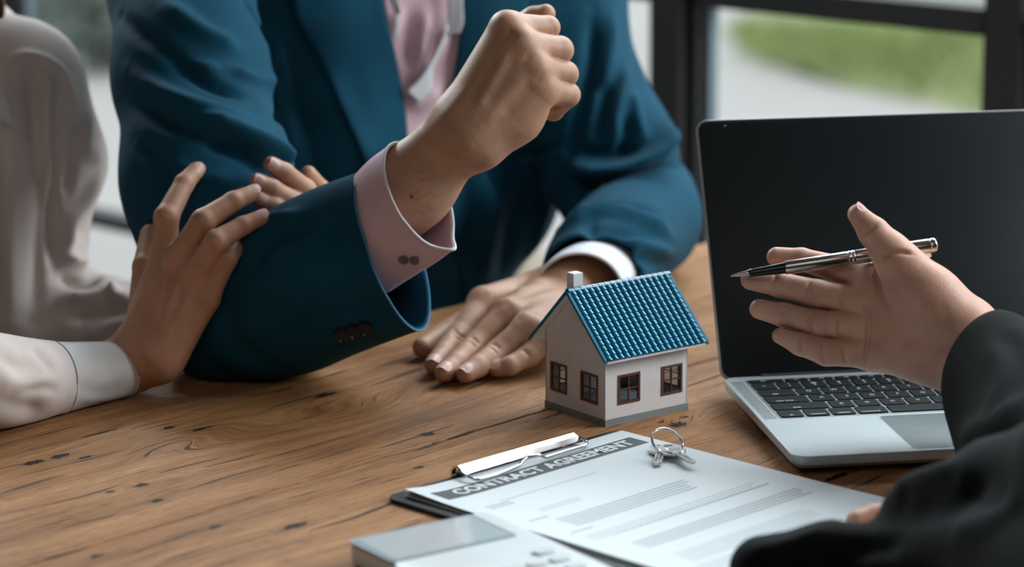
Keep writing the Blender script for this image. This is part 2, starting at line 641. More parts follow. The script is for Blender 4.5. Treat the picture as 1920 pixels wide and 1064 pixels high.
    c = mix(math_('MULTIPLY', pm.outputs[0], 0.8), ramp.outputs[0], '4a2e1d')
    c = mix(halo.outputs[0], c, '4a2f1f')
    c = mix(math_('MULTIPLY', crm.outputs[0], 0.85), c, '2a1b12')
    c = mix(hm.outputs[0], c, '15100d')
    L.new(c, b.inputs['Base Color'])
    hgt = math_('SUBTRACT', math_('ADD', math_('MULTIPLY', fine, 0.35), math_('MULTIPLY', rings, 0.5)),
                math_('ADD', math_('MULTIPLY', hm.outputs[0], 1.5), math_('ADD', math_('MULTIPLY', crm.outputs[0], 0.8), math_('MULTIPLY', pm.outputs[0], 0.3))))
    bp = N.new('ShaderNodeBump')
    bp.inputs['Strength'].default_value = 0.9
    bp.inputs['Distance'].default_value = 0.0015
    L.new(hgt, bp.inputs['Height'])
    L.new(bp.outputs[0], b.inputs['Normal'])
    rr = math_('ADD', math_('MULTIPLY', fine, 0.2), 0.52)
    L.new(rr, b.inputs['Roughness'])
    b.inputs['Specular IOR Level'].default_value = 0.25
    return m


def tloc(px, py):
    v = Matrix.Rotation(-ang, 3, 'Z') @ (T(px, py) - Vector((G0.x, G0.y, TZ)))
    return v.x, v.y


KNOTS = [(*tloc(330, 830), 0.022, -0.03), (*tloc(700, 770), 0.028, 0.035), (*tloc(520, 800), 0.03, 0.02), (*tloc(1270, 800), 0.02, 0.02), (*tloc(60, 900), 0.03, -0.02)]
HOLES = [(*tloc(x, y), a, b) for x, y, a, b in [
    (553, 987, .0095, .004), (1272, 797, .0075, .0055), (1283, 783, .003, .002), (1240, 792, .003, .0016), (112, 856, .008, .0035), (62, 868, .008, .0035),
    (263, 911, .0055, .003), (294, 940, .0045, .003), (206, 923, .003, .0022), (190, 812, .016, .0016), (802, 815, .006, .004), (403, 989, .005, .0022),
    (180, 1044, .005, .0025), (316, 803, .006, .0025), (375, 806, .008, .002), (785, 877, .004, .002), (1570, 892, .012, .0016), (610, 741, .012, .003), (160, 858, .006, .002)]]
wood = wood_material()
planks = [(-0.95, -0.60), (-0.60, -0.262), (-0.262, 0.0), (0.0, 0.285)]
for y0, y1 in planks:
    n = 90
    xs = np.linspace(-1.15, 1.0, n)
    wob = lambda s, k: 0.0012 * np.sin(xs * 17 + k * 9) + 0.0006 * np.sin(xs * 53 + k * 5) + 0.0004 * np.sin(xs * 131 + k)
    e0_, e1_ = y0 + wob(0, y0) + 0.0015, y1 + wob(0, y1) - 0.0015
    prof = [(0, -0.035), (0, -0.0006), (0.0004, -0.0001), (0.003, 0)]
    rings_ = []
    for k in range(n):
        r_ = [(xs[k], e0_[k] + d, TZ + z) for d, z in prof] + [(xs[k], e1_[k] - d, TZ + z) for d, z in prof[::-1]]
        rings_.append(r_)
    MB().rings(rings_).build('plank', wood, table, auto=50)
for x in (-1.0, 0.93):
    MB().box(x - 0.05, x + 0.05, -0.9, 0.24, TZ - 0.075, TZ - 0.036).build('cross_rail', wood, table)
    for y in (-0.85, 0.19):
        MB().box(x - 0.04, x + 0.04, y - 0.04, y + 0.04, 0, TZ - 0.075).build('leg', wood, table)

#@@HOUSE
# ------------------------------------------------------------------ toy house
house = empty('toy_house', (0.06669, 1.8969, TZ), 0.64161)
tag(house, 'small white model house with teal tiled roof, standing on the table', 'model house')
W_, D_, HR, HE, GO, EO, GB = .07085, .07731, .0946, .0509, .0071, .00915, .0109
PL = 0.0052
sl = (HR - HE) / (W_ / 2 + EO)
wt = 0.0015
MB().box(-.0005, D_ + .0005, -.0005, W_ + .0005, 0, PL).build('plinth', M['plinth'], house, auto=30)
ztop = HE + sl * EO - 0.0016


def wall_with_windows(name, length, top_pts, wins, put):
    """wall in (u, z) with rectangular openings, thickness wt, put maps (u, depth, z)"""
    us = sorted({0, length, *[w[0] for w in wins], *[w[1] for w in wins]} | {p[0] for p in top_pts})
    tu, tz_ = [p[0] for p in top_pts], [p[1] for p in top_pts]
    mb = MB()
    for i in range(len(us) - 1):
        a, b = us[i], us[i + 1]
        spans = []
        ww_ = [w for w in wins if w[0] <= a + 1e-9 and w[1] >= b - 1e-9]
        ta, tb = np.interp(a, tu, tz_), np.interp(b, tu, tz_)
        if ww_:
            spans = [((PL, PL), (ww_[0][2], ww_[0][2])), ((ww_[0][3], ww_[0][3]), (ta, tb))]
        else:
            spans = [((PL, PL), (ta, tb))]
        for (l0, l1), (h0, h1) in spans:
            v = [put(a, 0, l0), put(b, 0, l1), put(b, 0, h1), put(a, 0, h0), put(a, wt, l0), put(b, wt, l1), put(b, wt, h1), put(a, wt, h0)]
            mb.add(v, [(0, 1, 2, 3), (7, 6, 5, 4), (0, 4, 5, 1), (1, 5, 6, 2), (2, 6, 7, 3), (3, 7, 4, 0)])
    return mb.build(name, M['white_plastic'], house)


WZ = (.0150, .0362)
gw = [(.0088, .0282, *WZ), (.0452, .0640, *WZ)]
lw = [(.0117, .0316, *WZ), (.0525, .0716, *WZ)]
gtop = [(0, ztop), (W_ / 2, HR - .0022), (W_, ztop)]
fronts = [
    ('gable_wall', W_, gtop, gw, lambda u, d, z: (d, u, z)),
    ('gable_wall', W_, gtop, gw, lambda u, d, z: (D_ - d, u, z)),
    ('long_wall', D_, [(0, ztop), (D_, ztop)], lw, lambda u, d, z: (u, d, z)),
    ('long_wall', D_, [(0, ztop), (D_, ztop)], lw, lambda u, d, z: (u, W_ - d, z)),
]
for nm, ln, tp, wn, put in fronts:
    wl = wall_with_windows(nm, ln, tp, wn, put)
    for (u0, u1, z0, z1) in wn:
        fm = MB()
        fw, ou = .0013, -.0006

        def bx(a, b, c, d, d0=ou, d1=.0012):
            v = [put(*q) for q in ((a, d0, c), (b, d0, c), (b, d0, d), (a, d0, d), (a, d1, c), (b, d1, c), (b, d1, d), (a, d1, d))]
            fm.add(v, [(0, 1, 2, 3), (7, 6, 5, 4), (0, 4, 5, 1), (1, 5, 6, 2), (2, 6, 7, 3), (3, 7, 4, 0)])
        bx(u0 - .0004, u0 + fw, z0 - .0004, z1 + .0004)
        bx(u1 - fw, u1 + .0004, z0 - .0004, z1 + .0004)
        bx(u0 + fw, u1 - fw, z0 - .0004, z0 + fw)
        bx(u0 + fw, u1 - fw, z1 - fw, z1 + .0004)
        um, zm = (u0 + u1) / 2, (z0 + z1) / 2
        bx(um - .00045, um + .00045, z0 + fw, z1 - fw, -.0002, .0009)
        bx(u0 + fw, um - .00045, zm - .00045, zm + .00045, -.0002, .0009)
        bx(um + .00045, u1 - fw, zm - .00045, zm + .00045, -.0002, .0009)
        fo = fm.build('window_frame', M['brown'], house)
        for a, b in ((u0 + fw, um - .00045), (um + .00045, u1 - fw)):
            for c, d in ((z0 + fw, zm - .00045), (zm + .00045, z1 - fw)):
                gl = MB()
                v = [put(*q) for q in ((a, .0003, c), (b, .0003, c), (b, .0003, d), (a, .0003, d), (a, .0006, c), (b, .0006, c), (b, .0006, d), (a, .0006, d))]
                gl.add(v, [(0, 1, 2, 3), (7, 6, 5, 4), (0, 4, 5, 1), (1, 5, 6, 2), (2, 6, 7, 3), (3, 7, 4, 0)])
                gl.build('pane', M['toy_glass'], fo)
# white corner strip at the front edge
MB().box(-.0004, .0016, -.0004, .0016, PL, ztop - .001).build('corner_strip', M['white_plastic'], house)
# roof: white soffit slabs, teal verge boards, ridge cap, tiles
roof = MB()
x0, x1 = -GO, D_ + GB
for sgn in (1, -1):
    yc = W_ / 2
    ye = yc - sgn * (W_ / 2 + EO)
    th = .0014
    v = [(x0, ye, HE - th), (x1, ye, HE - th), (x1, yc, HR - th), (x0, yc, HR - th), (x0, ye, HE), (x1, ye, HE), (x1, yc, HR), (x0, yc, HR)]
    f = [(0, 1, 2, 3), (7, 6, 5, 4), (0, 4, 5, 1), (1, 5, 6, 2), (2, 6, 7, 3), (3, 7, 4, 0)]
    roof.add(v, f if sgn == -1 else f)
ro = roof.build('roof', M['white_plastic'], house)
tag(ro, 'white underside with teal tiles on top')
for sgn in (1, -1):
    yc = W_ / 2
    ye = yc - sgn * (W_ / 2 + EO + .0003)
    for xa, xb in ((x0 - .0012, x0 + .0012), (x1 - .0012, x1 + .0012)):
        vb = MB()
        v = [(xa, ye, HE - .0012), (xb, ye, HE - .0012), (xb, yc, HR - .0012), (xa, yc, HR - .0012),
             (xa, ye, HE + .0016), (xb, ye, HE + .0016), (xb, yc, HR + .0018), (xa, yc, HR + .0018)]
        vb.add(v, [(0, 1, 2, 3), (7, 6, 5, 4), (0, 4, 5, 1), (1, 5, 6, 2), (2, 6, 7, 3), (3, 7, 4, 0)])
        vb.build('verge_board', M['teal'], ro)
rc = MB()
for k in range(17):
    xa, xb = x0 + (x1 - x0) * k / 17, x0 + (x1 - x0) * (k + 1) / 17 + .0006
    rg = []
    for x, r_ in ((xa, .0022), (xb, .0019)):
        rg.append([(x, W_ / 2 + r_ * math.cos(a) * 1.1, HR + .0006 + r_ * math.sin(a)) for a in np.linspace(-0.6, math.pi + 0.6, 9)])
    rc.rings(rg)
rc.build('ridge_cap', M['teal'], ro, auto=40)
NC, NR = 17, 14
tw = (x1 - x0 - .002) / NC
sL = math.hypot(W_ / 2 + EO, HR - HE)
tl_ = sL / NR


def tile_geo():
    vs, fs = [], []
    n = 7
    for (y, dz) in ((0.0, .0011), (tl_ * 1.08, .0002)):
        for k in range(n):
            a = math.pi * k / (n - 1)
            vs.append((tw / 2 - tw * 0.44 * math.cos(a), y, dz + .0017 * math.sin(a) ** 0.8 if 0 < k < n - 1 else dz))
    m_ = len(vs) // 2
    for k in range(n - 1):
        fs.append((k, k + 1, m_ + k + 1, m_ + k))
    fs.append(tuple(range(n))[::-1])
    # flat water channel beside the roll
    b = len(vs)
    vs += [(-tw * .08, 0, .0007), (tw * .1, 0, .0007), (tw * .1, tl_ * 1.05, .0001), (-tw * .08, tl_ * 1.05, .0001), (-tw * .08, 0, 0), (tw * .1, 0, 0)]
    fs += [(b, b + 1, b + 2, b + 3), (b + 4, b + 5, b + 1, b)]
    return vs, fs


tv, tf = tile_geo()
tme = bpy.data.meshes.new('roof_tile')
tme.from_pydata(tv, [], tf)
tme.materials.append(M['teal'])
tme.polygons.foreach_set('use_smooth', np.ones(len(tme.polygons), bool))
tme.set_sharp_from_angle(angle=R(50))
slope = math.atan2(HR - HE, W_ / 2 + EO)
for i in range(NC):
    for j in range(NR):
        o = bpy.data.objects.new('roof_tile', tme)
        C.objects.link(o)
        o.parent = ro
        s = j * tl_
        o.location = (x0 + .001 + i * tw, -EO + s * math.cos(slope), HE + s * math.sin(slope))
        o.rotation_euler = (slope, 0, 0)
bt = MB()
for i in range(NC):
    for j in range(NR):
        s = j * tl_
        for_ = []
        for (x, y, z) in tv:
            yy_ = (s + y) * math.cos(slope) - z * math.sin(slope)
            zz_ = (s + y) * math.sin(slope) + z * math.cos(slope)
            for_.append((x0 + .001 + i * tw + x, W_ + EO - yy_, HE + zz_))
        bt.add(for_, [f[::-1] for f in tf])
tag(bt.build('rear_slope_tiles', M['teal'], ro), kind='stuff')
ch = MB()
plate(ch, [(.000, W_ / 2 + .0015), (.0085, W_ / 2 + .0015), (.0085, W_ / 2 + .0095), (.000, W_ / 2 + .0095)], [(HR - .008, 0), (HR + .0118, 0), (HR + .0122, .0004)])
ch.build('chimney', M['white_plastic'], house)

#@@LAPTOP
# ------------------------------------------------------------------ laptop
lap = empty('laptop', (.18932, 1.76733, TZ), .15448)
tag(lap, 'open silver laptop with black screen and black keyboard, behind the hand holding the pen', 'laptop')
LW, LD = .3041, .2124
ol = rrect(0, LW, 0, LD, .011, 8)
b = MB()
plate(b, ol, [(.0028, .014), (.0052, .004), (.0085, .0003), (.0102, 0), (.0146, 0), (.0149, .0003)])
b.build('base', M['silver'], lap, auto=35)
for x, y in ((.03, .03), (LW - .03, .03), (.03, LD - .03), (LW - .03, LD - .03)):
    MB().rings([[(x + r_ * math.cos(a), y + r_ * math.sin(a), z) for a in np.linspace(0, 2 * math.pi, 16, endpoint=False)] for z, r_ in ((0, .006), (.0032, .007))]).build('rubber_foot', M['rubber'], lap)
ZT = .0149
kb0x, kb0y, pitch = .0150, .0950, .01905
MB_ = MB()
plate(MB_, rrect(kb0x - .001, kb0x + 14.5 * pitch + .0008, kb0y - .001, kb0y + 5.6 * pitch, .002, 3), [(ZT + .00005, 0), (ZT + .00012, 0)])
MB_.build('keyboard_deck', mat('deck_grey', '8f9a9e', 0.45, 0.6), lap)
# speaker grilles: strips of fine perforated metal beside the keys
for gx in (.0035, LW - .0125):
    gm = MB()
    plate(gm, rrect(gx, gx + .009, kb0y, kb0y + 5.5 * pitch, .0006, 2), [(ZT, 0), (ZT + .00006, 0)])
    gm.build('speaker_grille', mat('speaker_grille', '838d91', 0.6, 0.6, bump=0.6, bscale=1600), lap)
tp = MB()
plate(tp, rrect(.085, .085 + .134, .005, .088, .003, 4), [(ZT + .00003, 0), (ZT + .0001, .0001)])
tp.build('trackpad', M['pad'], lap)
tr = MB()
o_ = rrect(.0846, .085 + .1344, .0046, .0884, .0032, 4)
i_ = rrect(.085, .085 + .134, .005, .088, .003, 4)
vs_ = [(x, y, ZT + .0002) for x, y in o_] + [(x, y, ZT + .0002) for x, y in i_] + [(x, y, ZT) for x, y in o_]
n_ = len(o_)
tr.add(vs_, [(k, (k + 1) % n_, n_ + (k + 1) % n_, n_ + k) for k in range(n_)] + [(2 * n_ + k, 2 * n_ + (k + 1) % n_, (k + 1) % n_, k) for k in range(n_)])
tr.build('trackpad_rim', mat('bright_rim', 'd5dcde', 0.3, 0.6), lap)
rows = [
    [('fn', 1), ('control', 1), ('option', 1), ('command', 1.25), (' ', 5), ('command', 1.25), ('option', 1), ('<', 1), ('^', 1), ('>', 1)],
    [('shift', 2.25)] + [(c, 1) for c in 'ZXCVBNM'] + [('<', 1), ('>', 1), ('?', 1), ('shift', 2.25)],
    [('caps lock', 1.75)] + [(c, 1) for c in 'ASDFGHJKL'] + [(':', 1), ('"', 1), ('return', 1.75)],
    [('tab', 1.5)] + [(c, 1) for c in 'QWERTYUIOP'] + [('{', 1), ('}', 1), ('|', 1)],
    [('~', 1)] + [(c, 1) for c in ('!\n1', '@\n2', '#\n3', '$\n4', '%\n5', '^\n6', '&\n7', '*\n8', '(\n9', ')\n0', '_\n-', '+\n=')] + [('delete', 1.5)],
    [('esc', 1.5)] + [('F%d' % k, 1) for k in range(1, 13)] + [(' ', 1)],
]
kcache = {}
for ri, row in enumerate(rows):
    x = kb0x
    kh = pitch * 0.5 if ri == 5 else pitch
    for txt, wd in row:
        wk = wd * pitch - .0023
        hk = kh - .0023
        key_ = (round(wk, 5), round(hk, 5))
        if key_ not in kcache:
            q = MB()
            plate(q, rrect(0, wk, 0, hk, .0017, 3), [(0, 0), (.0006, 0), (.0009, .0002)])
            me = bpy.data.meshes.new('key')
            me.from_pydata(q.v, [], q.f)
            me.materials.append(M['key'])
            kcache[key_] = me
        ko = bpy.data.objects.new('key', kcache[key_])
        C.objects.link(ko)
        ko.parent = lap
        ko.location = (x + .00115, kb0y + ri * pitch + .00115, ZT + .0001)
        if txt.strip():
            big_ = len(txt) == 1
            two = '\n' in txt
            me = text_mesh(txt, .0052 if big_ else (.0046 if two else .0036), 0.00008)
            if not me.materials:
                me.materials.append(M['legend'])
            lo = bpy.data.objects.new('legend', me)
            C.objects.link(lo)
            lo.parent = ko
            word = len(txt) > 1 and not two
            lo.location = (wk * (0.5 if not word or wd < 1.2 else 0.42), hk * (0.5 if not word or ri == 5 else 0.22), .00092)
        x += wd * pitch
# lid
lid = bpy.data.objects.new('lid', None)
C.objects.link(lid)
lid.parent = lap
TH = 0.4808
lid.location = (0, LD, .012)
lid.rotation_euler = (math.pi / 2 - TH, 0, 0)
LH = .2062
lo_ = rrect(0, LW, .001, LH, .009, 8)
b = MB()
plate(b, lo_, [(-.0048, .0012), (-.0040, 0), (-.0004, 0), (0, .0004)])
b.build('lid_shell', M['silver_dark'], lid, auto=35)
b = MB()
plate(b, rrect(.0011, LW - .0011, .0025, LH - .0011, .008, 8), [(-.0001, 0), (.0006, 0), (.0008, .0003)])
b.build('screen', M['screen'], lid, auto=35)
b = MB()
b.rings([[(.0223 + r_ * math.cos(a), LH - .0055 + r_ * math.sin(a), z) for a in np.linspace(0, 2 * math.pi, 14, endpoint=False)] for z, r_ in ((.0007, .0009), (.0009, .0008))])
b.build('camera_lens', mat('lens_grey', '6d757a', 0.2), lid)
b = MB()
tube(b, [(.03, LD + .001, .0122), (LW - .03, LD + .001, .0122)], .0042, 14)
b.build('hinge', M['rubber'], lap, auto=40)

#@@PAPER
# ------------------------------------------------------------------ clipboard and contract
PY = 2.35395 + math.pi                        # long edge direction, towards the right front
corner = Vector((.07735, 1.86923, TZ))
clip = empty('clipboard', corner, PY)          # local x: down the page, local -y: across the page to the photo's left
tag(clip, 'black clipboard with chrome wire clip, lying under the contract', 'clipboard')
cinv = clip.matrix_basis.inverted()
clip_m = Matrix.Translation(corner) @ Matrix.Rotation(PY, 4, 'Z')
cinv = clip_m.inverted()


def L_(px, py, z):
    return cinv @ T(px, py, z)


b = MB()
plate(b, rrect(-.010, .305, -.2190, .004, .008, 5), [(.0006, .0006), (.0012, 0), (.0030, 0), (.0034, .0005)])
b.build('board', M['board'], clip, auto=35)
sheets = []
contract = empty('contract', corner, PY)
tag(contract, 'white printed contract sheets headed CONTRACT AGREEMENT, held by the clipboard', 'document')
for k in range(3):
    nx, ny = 36, 26
    vs, fs = [], []
    z0 = .0042 + k * .0006
    off = (0.0 if k == 2 else (.0012, -.0008)[k])
    for side in (0, 1):
        for i in range(nx + 1):
            for j in range(ny + 1):
                x = .297 * i / nx + off
                y = -.21 * j / ny - off
                u, v_ = i / nx, j / ny
                z = z0 + (k * .0007) * math.exp(-((1 - v_) / .12) ** 2) * (1 - u) + .0018 * math.exp(-((u - 1) / .2) ** 2) * (k + 1) / 3
                z += .002 * (k + .6) / 3 * math.exp(-((v_ - 1) / .05) ** 2) * math.exp(-((u - .0) / .1) ** 2)
                vs.append((x, y, z - side * .0003))
    m_ = (nx + 1) * (ny + 1)
    idx = lambda i, j, s: s * m_ + i * (ny + 1) + j
    for i in range(nx):
        for j in range(ny):
            fs.append((idx(i, j, 0), idx(i, j + 1, 0), idx(i + 1, j + 1, 0), idx(i + 1, j, 0)))
            fs.append((idx(i, j, 1), idx(i + 1, j, 1), idx(i + 1, j + 1, 1), idx(i, j + 1, 1)))
    for i in range(nx):
        fs.append((idx(i, 0, 0), idx(i + 1, 0, 0), idx(i + 1, 0, 1), idx(i, 0, 1)))
        fs.append((idx(i, ny, 1), idx(i + 1, ny, 1), idx(i + 1, ny, 0), idx(i, ny, 0)))
    for j in range(ny):
        fs.append((idx(0, j, 1), idx(0, j + 1, 1), idx(0, j + 1, 0), idx(0, j, 0)))
        fs.append((idx(nx, j, 0), idx(nx, j + 1, 0), idx(nx, j + 1, 1), idx(nx, j, 1)))
    mesh('sheet', vs, fs, M['paper'] if k == 2 else M['paper_edge'], contract, smooth=False)
zp = .0042 + 2 * .0006


def zpaper(x, y):
    u, v_ = x / .297, -y / .21
    k = 2
    return .0042 + k * .0006 + (k * .0007) * math.exp(-((1 - v_) / .12) ** 2) * (1 - u) + .0018 * math.exp(-((u - 1) / .2) ** 2) \
        + .002 * (k + .6) / 3 * math.exp(-((v_ - 1) / .05) ** 2) * math.exp(-((u - .0) / .1) ** 2)


def print_strip(mb, x0, x1, y0, y1, dz=.00012):
    n = 24
    vs, fs = [], []
    for k in range(n + 1):
        y = y0 + (y1 - y0) * k / n
        vs += [(x0, y, zpaper(x0, y) + dz), (x1, y, zpaper(x1, y) + dz)]
    for k in range(n):
        fs.append((2 * k, 2 * k + 2, 2 * k + 3, 2 * k + 1) if y1 < y0 else (2 * k, 2 * k + 1, 2 * k + 3, 2 * k + 2))
    mb.add(vs, fs)


q0, q1, q2 = L_(810, 930, .0062), L_(859, 948, .0058), L_(1176, 819, .0056)
bx0, bx1 = (q0.x + q2.x) / 2, (q0.x + q2.x) / 2 + .0185
by0, by1 = q0.y, q2.y
b = MB()
print_strip(b, bx0, bx1, by0, by1)
band = b.build('header_band', M['band'], contract)
# lettering reads across the page
me = text_mesh('CONTRACT AGREEMENT', .0155, .0005, 0)
xs_ = [v.co.x for v in me.vertices]
span = max(xs_) - min(xs_)
ta, tb = L_(848, 935, .006), L_(1187, 836, .0056)
want = abs(tb.y - ta.y) * 0.98
tx = (bx0 + bx1) / 2
for v in me.vertices:
    lx_, ly_ = v.co.x * want / span, v.co.y
    X_, Y_ = tx - ly_, (ta.y + tb.y) / 2 + .0068 + lx_
    v.co = (X_, Y_, zpaper(X_, Y_) + .0003)
me.materials.append(M['paper'])
lt = bpy.data.objects.new('lettering', me)
C.objects.link(lt)
lt.parent = contract
tag(lt, 'white capitals reading CONTRACT AGREEMENT')
# body text: rows too small to read, printed as fine grey lines
rowsx = []
for (pa, pb, n, mt) in [((905, 931), (1146, 893), 1, 'ink2'), ((912, 953), (962, 936), 2, 'ink'), ((1005, 955), (1085, 931), 2, 'ink2'), ((990, 978), (1020, 970), 1, 'ink'),
                        ((1045, 975), (1270, 901), 5, 'ink'), ((1068, 1000), (1108, 988), 1, 'ink'), ((1100, 1008), (1400, 905), 3, 'ink2'), ((1160, 1008), (1420, 902), 1, 'ink'),
                        ((1190, 1020), (1480, 915), 4, 'ink'), ((1260, 1040), (1500, 958), 5, 'ink2'), ((1300, 1064), (1560, 975), 4, 'ink2')]:
    a, c_ = L_(*pa, .006), L_(*pb, .006)
    for k in range(n):
        x = (a.x + c_.x) / 2 + k * .0042
        mbp = MB()
        r_ = rng.uniform(-.006, .006)
        print_strip(mbp, x, x + .0012, a.y, min(c_.y + r_, -.014))
        mbp.build('text_line', M[mt], contract)
# clip: folded steel channel across the top and a wire bail
ca, cb_ = L_(848, 884, .008), L_(1068, 822, .008)
ya, yb = ca.y, cb_.y
xc = .0005
ch = MB()
prof = [(-.0105, .0036), (-.0105, .0085), (-.0075, .0118), (-.0035, .0128), (.0005, .0112), (.0025, .0078), (.0012, .0074), (-.0008, .0100), (-.0035, .0112), (-.0068, .0104), (-.0090, .0078), (-.0090, .0036)]
ch.rings([[(xc + x, y, z) for x, z in prof] for y in np.linspace(ya, yb, 8)])
ch.build('clip_channel', M['chrome'], clip, auto=30)
bw = MB()
for y in (ya + .012, yb - .012, (ya + yb) / 2):
    bw.rings([[(xc - .006 + r_ * math.cos(a), y + r_ * math.sin(a), z) for a in np.linspace(0, 2 * math.pi, 12, endpoint=False)] for z, r_ in ((.0034, .004), (.0046, .0038), (.0052, .0022))])
bw.build('rivet', M['chrome'], clip, auto=40)
wr = MB()
xl = .019
zz = .0078
ym = (ya + yb) / 2
path = [tuple(L_(px, py, z)) for px, py, z in [(856, 886, .0088), (858, 883, .0098), (866, 885, .0098), (882, 896, .0088), (893, 899, .0080), (905, 897, .0078), (940, 887, .0078), (970, 875, .0080), (976, 870, .0088), (986, 859, .0110),
        (1000, 856, .0112), (1012, 854, .0110), (1020, 857, .0088), (1028, 857, .0080), (1060, 847, .0078), (1090, 838, .0078), (1099, 834, .0080), (1100, 829, .0086), (1090, 822, .0096), (1076, 819, .0100), (1068, 822, .0092), (1064, 826, .0088)]]
tube(wr, smooth_path(path, 5), .00115, 10)
wr.build('wire_bail', M['chrome'], clip, smooth=True)

# ------------------------------------------------------------------ keys on the contract
kc = T(1262, 862, .0075)


def key_outline(L=.031, head=.011):
    pts = [(0, -.0012)]
    return pts


def make_key(label, loc, rz, tilt=0.0, angular=False):
    t = empty('door_key', loc, rz)
    t.rotation_euler = (tilt, 0, rz)
    tag(t, label, 'key', 'keys on the ring')
    # head (bow) at -x, blade along +x
    if angular:
        bow = [(-.0135, -.0085), (-.004, -.0098), (.0025, -.0045), (.0045, -.0052), (.0045, .0052), (.0025, .0045), (-.001, .0080), (-.008, .0098), (-.0165, .0062), (-.0185, 0), (-.0165, -.0055)]
    else:
        bow = [(-.014, -.0080), (-.003, -.0078), (-.001, -.0058), (.002, -.0056), (.002, .0056), (-.001, .0058), (-.003, .0078), (-.014, .0080), (-.0165, .0045), (-.0165, -.0045)]
    b1 = MB()
    plate(b1, bow, [(0, 0.0004), (.0003, 0), (.0017, 0), (.0020, .0004)])
    bo = b1.build('bow', M['nickel'], t, auto=35)
    hl = MB()
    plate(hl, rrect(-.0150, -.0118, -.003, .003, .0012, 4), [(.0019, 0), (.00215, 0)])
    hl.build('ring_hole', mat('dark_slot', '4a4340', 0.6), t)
    em = MB()
    plate(em, rrect(-.0098, -.0025, -.0045, .0045, .001, 3), [(.0019, 0), (.0022, .0004)])
    em.build('emboss', M['nickel'], t)
    bl = MB()
    y1 = .0031
    bits = [(.002, -y1), (.0255, -y1), (.0290, -.0012), (.0290, .0004), (.0272, .0008), (.0262, .0026), (.0245, .0018), (.0225, y1), (.0200, .0016), (.0180, .0028), (.0155, .0012), (.0130, y1), (.0105, .0020), (.0080, y1), (.002, y1)]
    plate(bl, bits, [(.0002, .0002), (.0004, 0), (.0015, 0), (.0018, .0002)])
    bo2 = bl.build('blade', M['nickel'], t, auto=35)
    gr = MB()
    for yy_ in (-.0016, .0004):
        gr.box(.003, .0255, yy_, yy_ + .0007, .0017, .00205)
    gr.build('groove_ridge', M['chrome'], t)
    return t


def key_at(pa, pb, z, label, **kw):
    """pa: pixel at the neck between bow and blade, pb: pixel at the blade tip"""
    a, b_ = T(*pa, z), T(*pb, z)
    d = b_ - a
    return make_key(label, a, math.atan2(d.y, d.x), **kw)


k1 = key_at((1238, 852), (1229, 888), .0066, 'short straight nickel key pointing down the page, under the other key')
k2 = key_at((1268, 851), (1318, 882), .0092, 'angular polished nickel key lying crosswise on top of the other key', angular=True)
rg = MB()
rc_ = T(1251, 838, .013)
rn = []
ringR = .0112
for turn, dz in ((0, -.00055), (1, .00055)):
    for a in np.linspace(0, 2 * math.pi, 40, endpoint=False):
        rn.append((ringR * math.cos(a), ringR * math.sin(a), dz + .0011 * (a / (2 * math.pi)) - .00055))
tube(rg, rn, .00062, 8, close=False)
kr = rg.build('key_ring', M['chrome'], smooth=True)
kr.location = (rc_.x, rc_.y, TZ + .0162)
kr.rotation_euler = (R(42), R(8), R(20))
tag(kr, 'small split steel ring joining the two keys on the contract', 'key ring')

#@@CALC
# ------------------------------------------------------------------ calculator
c0, c1 = T(646, 1012, .016), T(914, 956, .016)
cdir = c1 - c0
crz = math.atan2(cdir.y, cdir.x)
calc = empty('calculator', (c0.x, c0.y, TZ), crz)
tag(calc, 'white desk calculator with a wide display, at the bottom edge of the photo', 'calculator')
cw = cdir.length
cm = Matrix.Translation((c0.x, c0.y, TZ)) @ Matrix.Rotation(crz, 4, 'Z')
cci = cm.inverted()
CL = .16
b = MB()
plate(b, rrect(0, cw, -CL, 0, .010, 8), [(.0012, .002), (.004, 0), (.0125, 0), (.0150, .0008), (.0160, .0025)])
b.build('case', M['calc'], calc, auto=35)
for x in (.02, cw - .02):
    for y in (-.02, -CL + .02):
        MB().rings([[(x + .005 * math.cos(a), y + .005 * math.sin(a), z) for a in np.linspace(0, 2 * math.pi, 12, endpoint=False)] for z in (0, .0014)]).build('rubber_foot', M['rubber'], calc)
dz0 = cci @ T(665, 1022, .0165)
dz1 = cci @ T(904, 960, .0165)
dz2 = cci @ T(951, 1008, .0165)
dx0, dx1, dy0, dy1 = dz0.x + .001, (dz1.x + dz2.x) / 2, dz1.y, dz2.y - .001
b = MB()
plate(b, rrect(dx0, dx1, dy1, dy0, .003, 4), [(.0158, 0), (.0163, 0), (.0166, .0004)])
b.build('display_bezel', M['calc_frame'], calc, auto=35)
b = MB()
plate(b, rrect(dx0 + .0035, dx1 - .0035, dy1 + .0035, dy0 - .0035, .002, 4), [(.0164, 0), (.0169, 0)])
b.build('display', M['lcd'], calc)
cbm = mat('calc_button', 'c3cbce', 0.4)
k1_, k2_ = cci @ T(979, 1039, .018), cci @ T(1008, 1054, .018)
bs = max(.010, k1_.y - k2_.y)
for r_ in range(6):
    y = k1_.y + .003 - r_ * .0165
    for c_ in range(5):
        if r_ == 0 and c_ < 4:
            continue
        x = cw - .012 - (5 - c_) * (cw - .024) / 5
        b = MB()
        plate(b, rrect(x + .0012, x + (cw - .024) / 5 - .0012, y - .0085, y, .0025, 3), [(.0156, 0), (.0172, 0), (.0178, .0006)])
        b.build('button', cbm, calc, auto=35)
print('calc', cw, dx0, dx1, dy0, dy1, k1_, k2_)

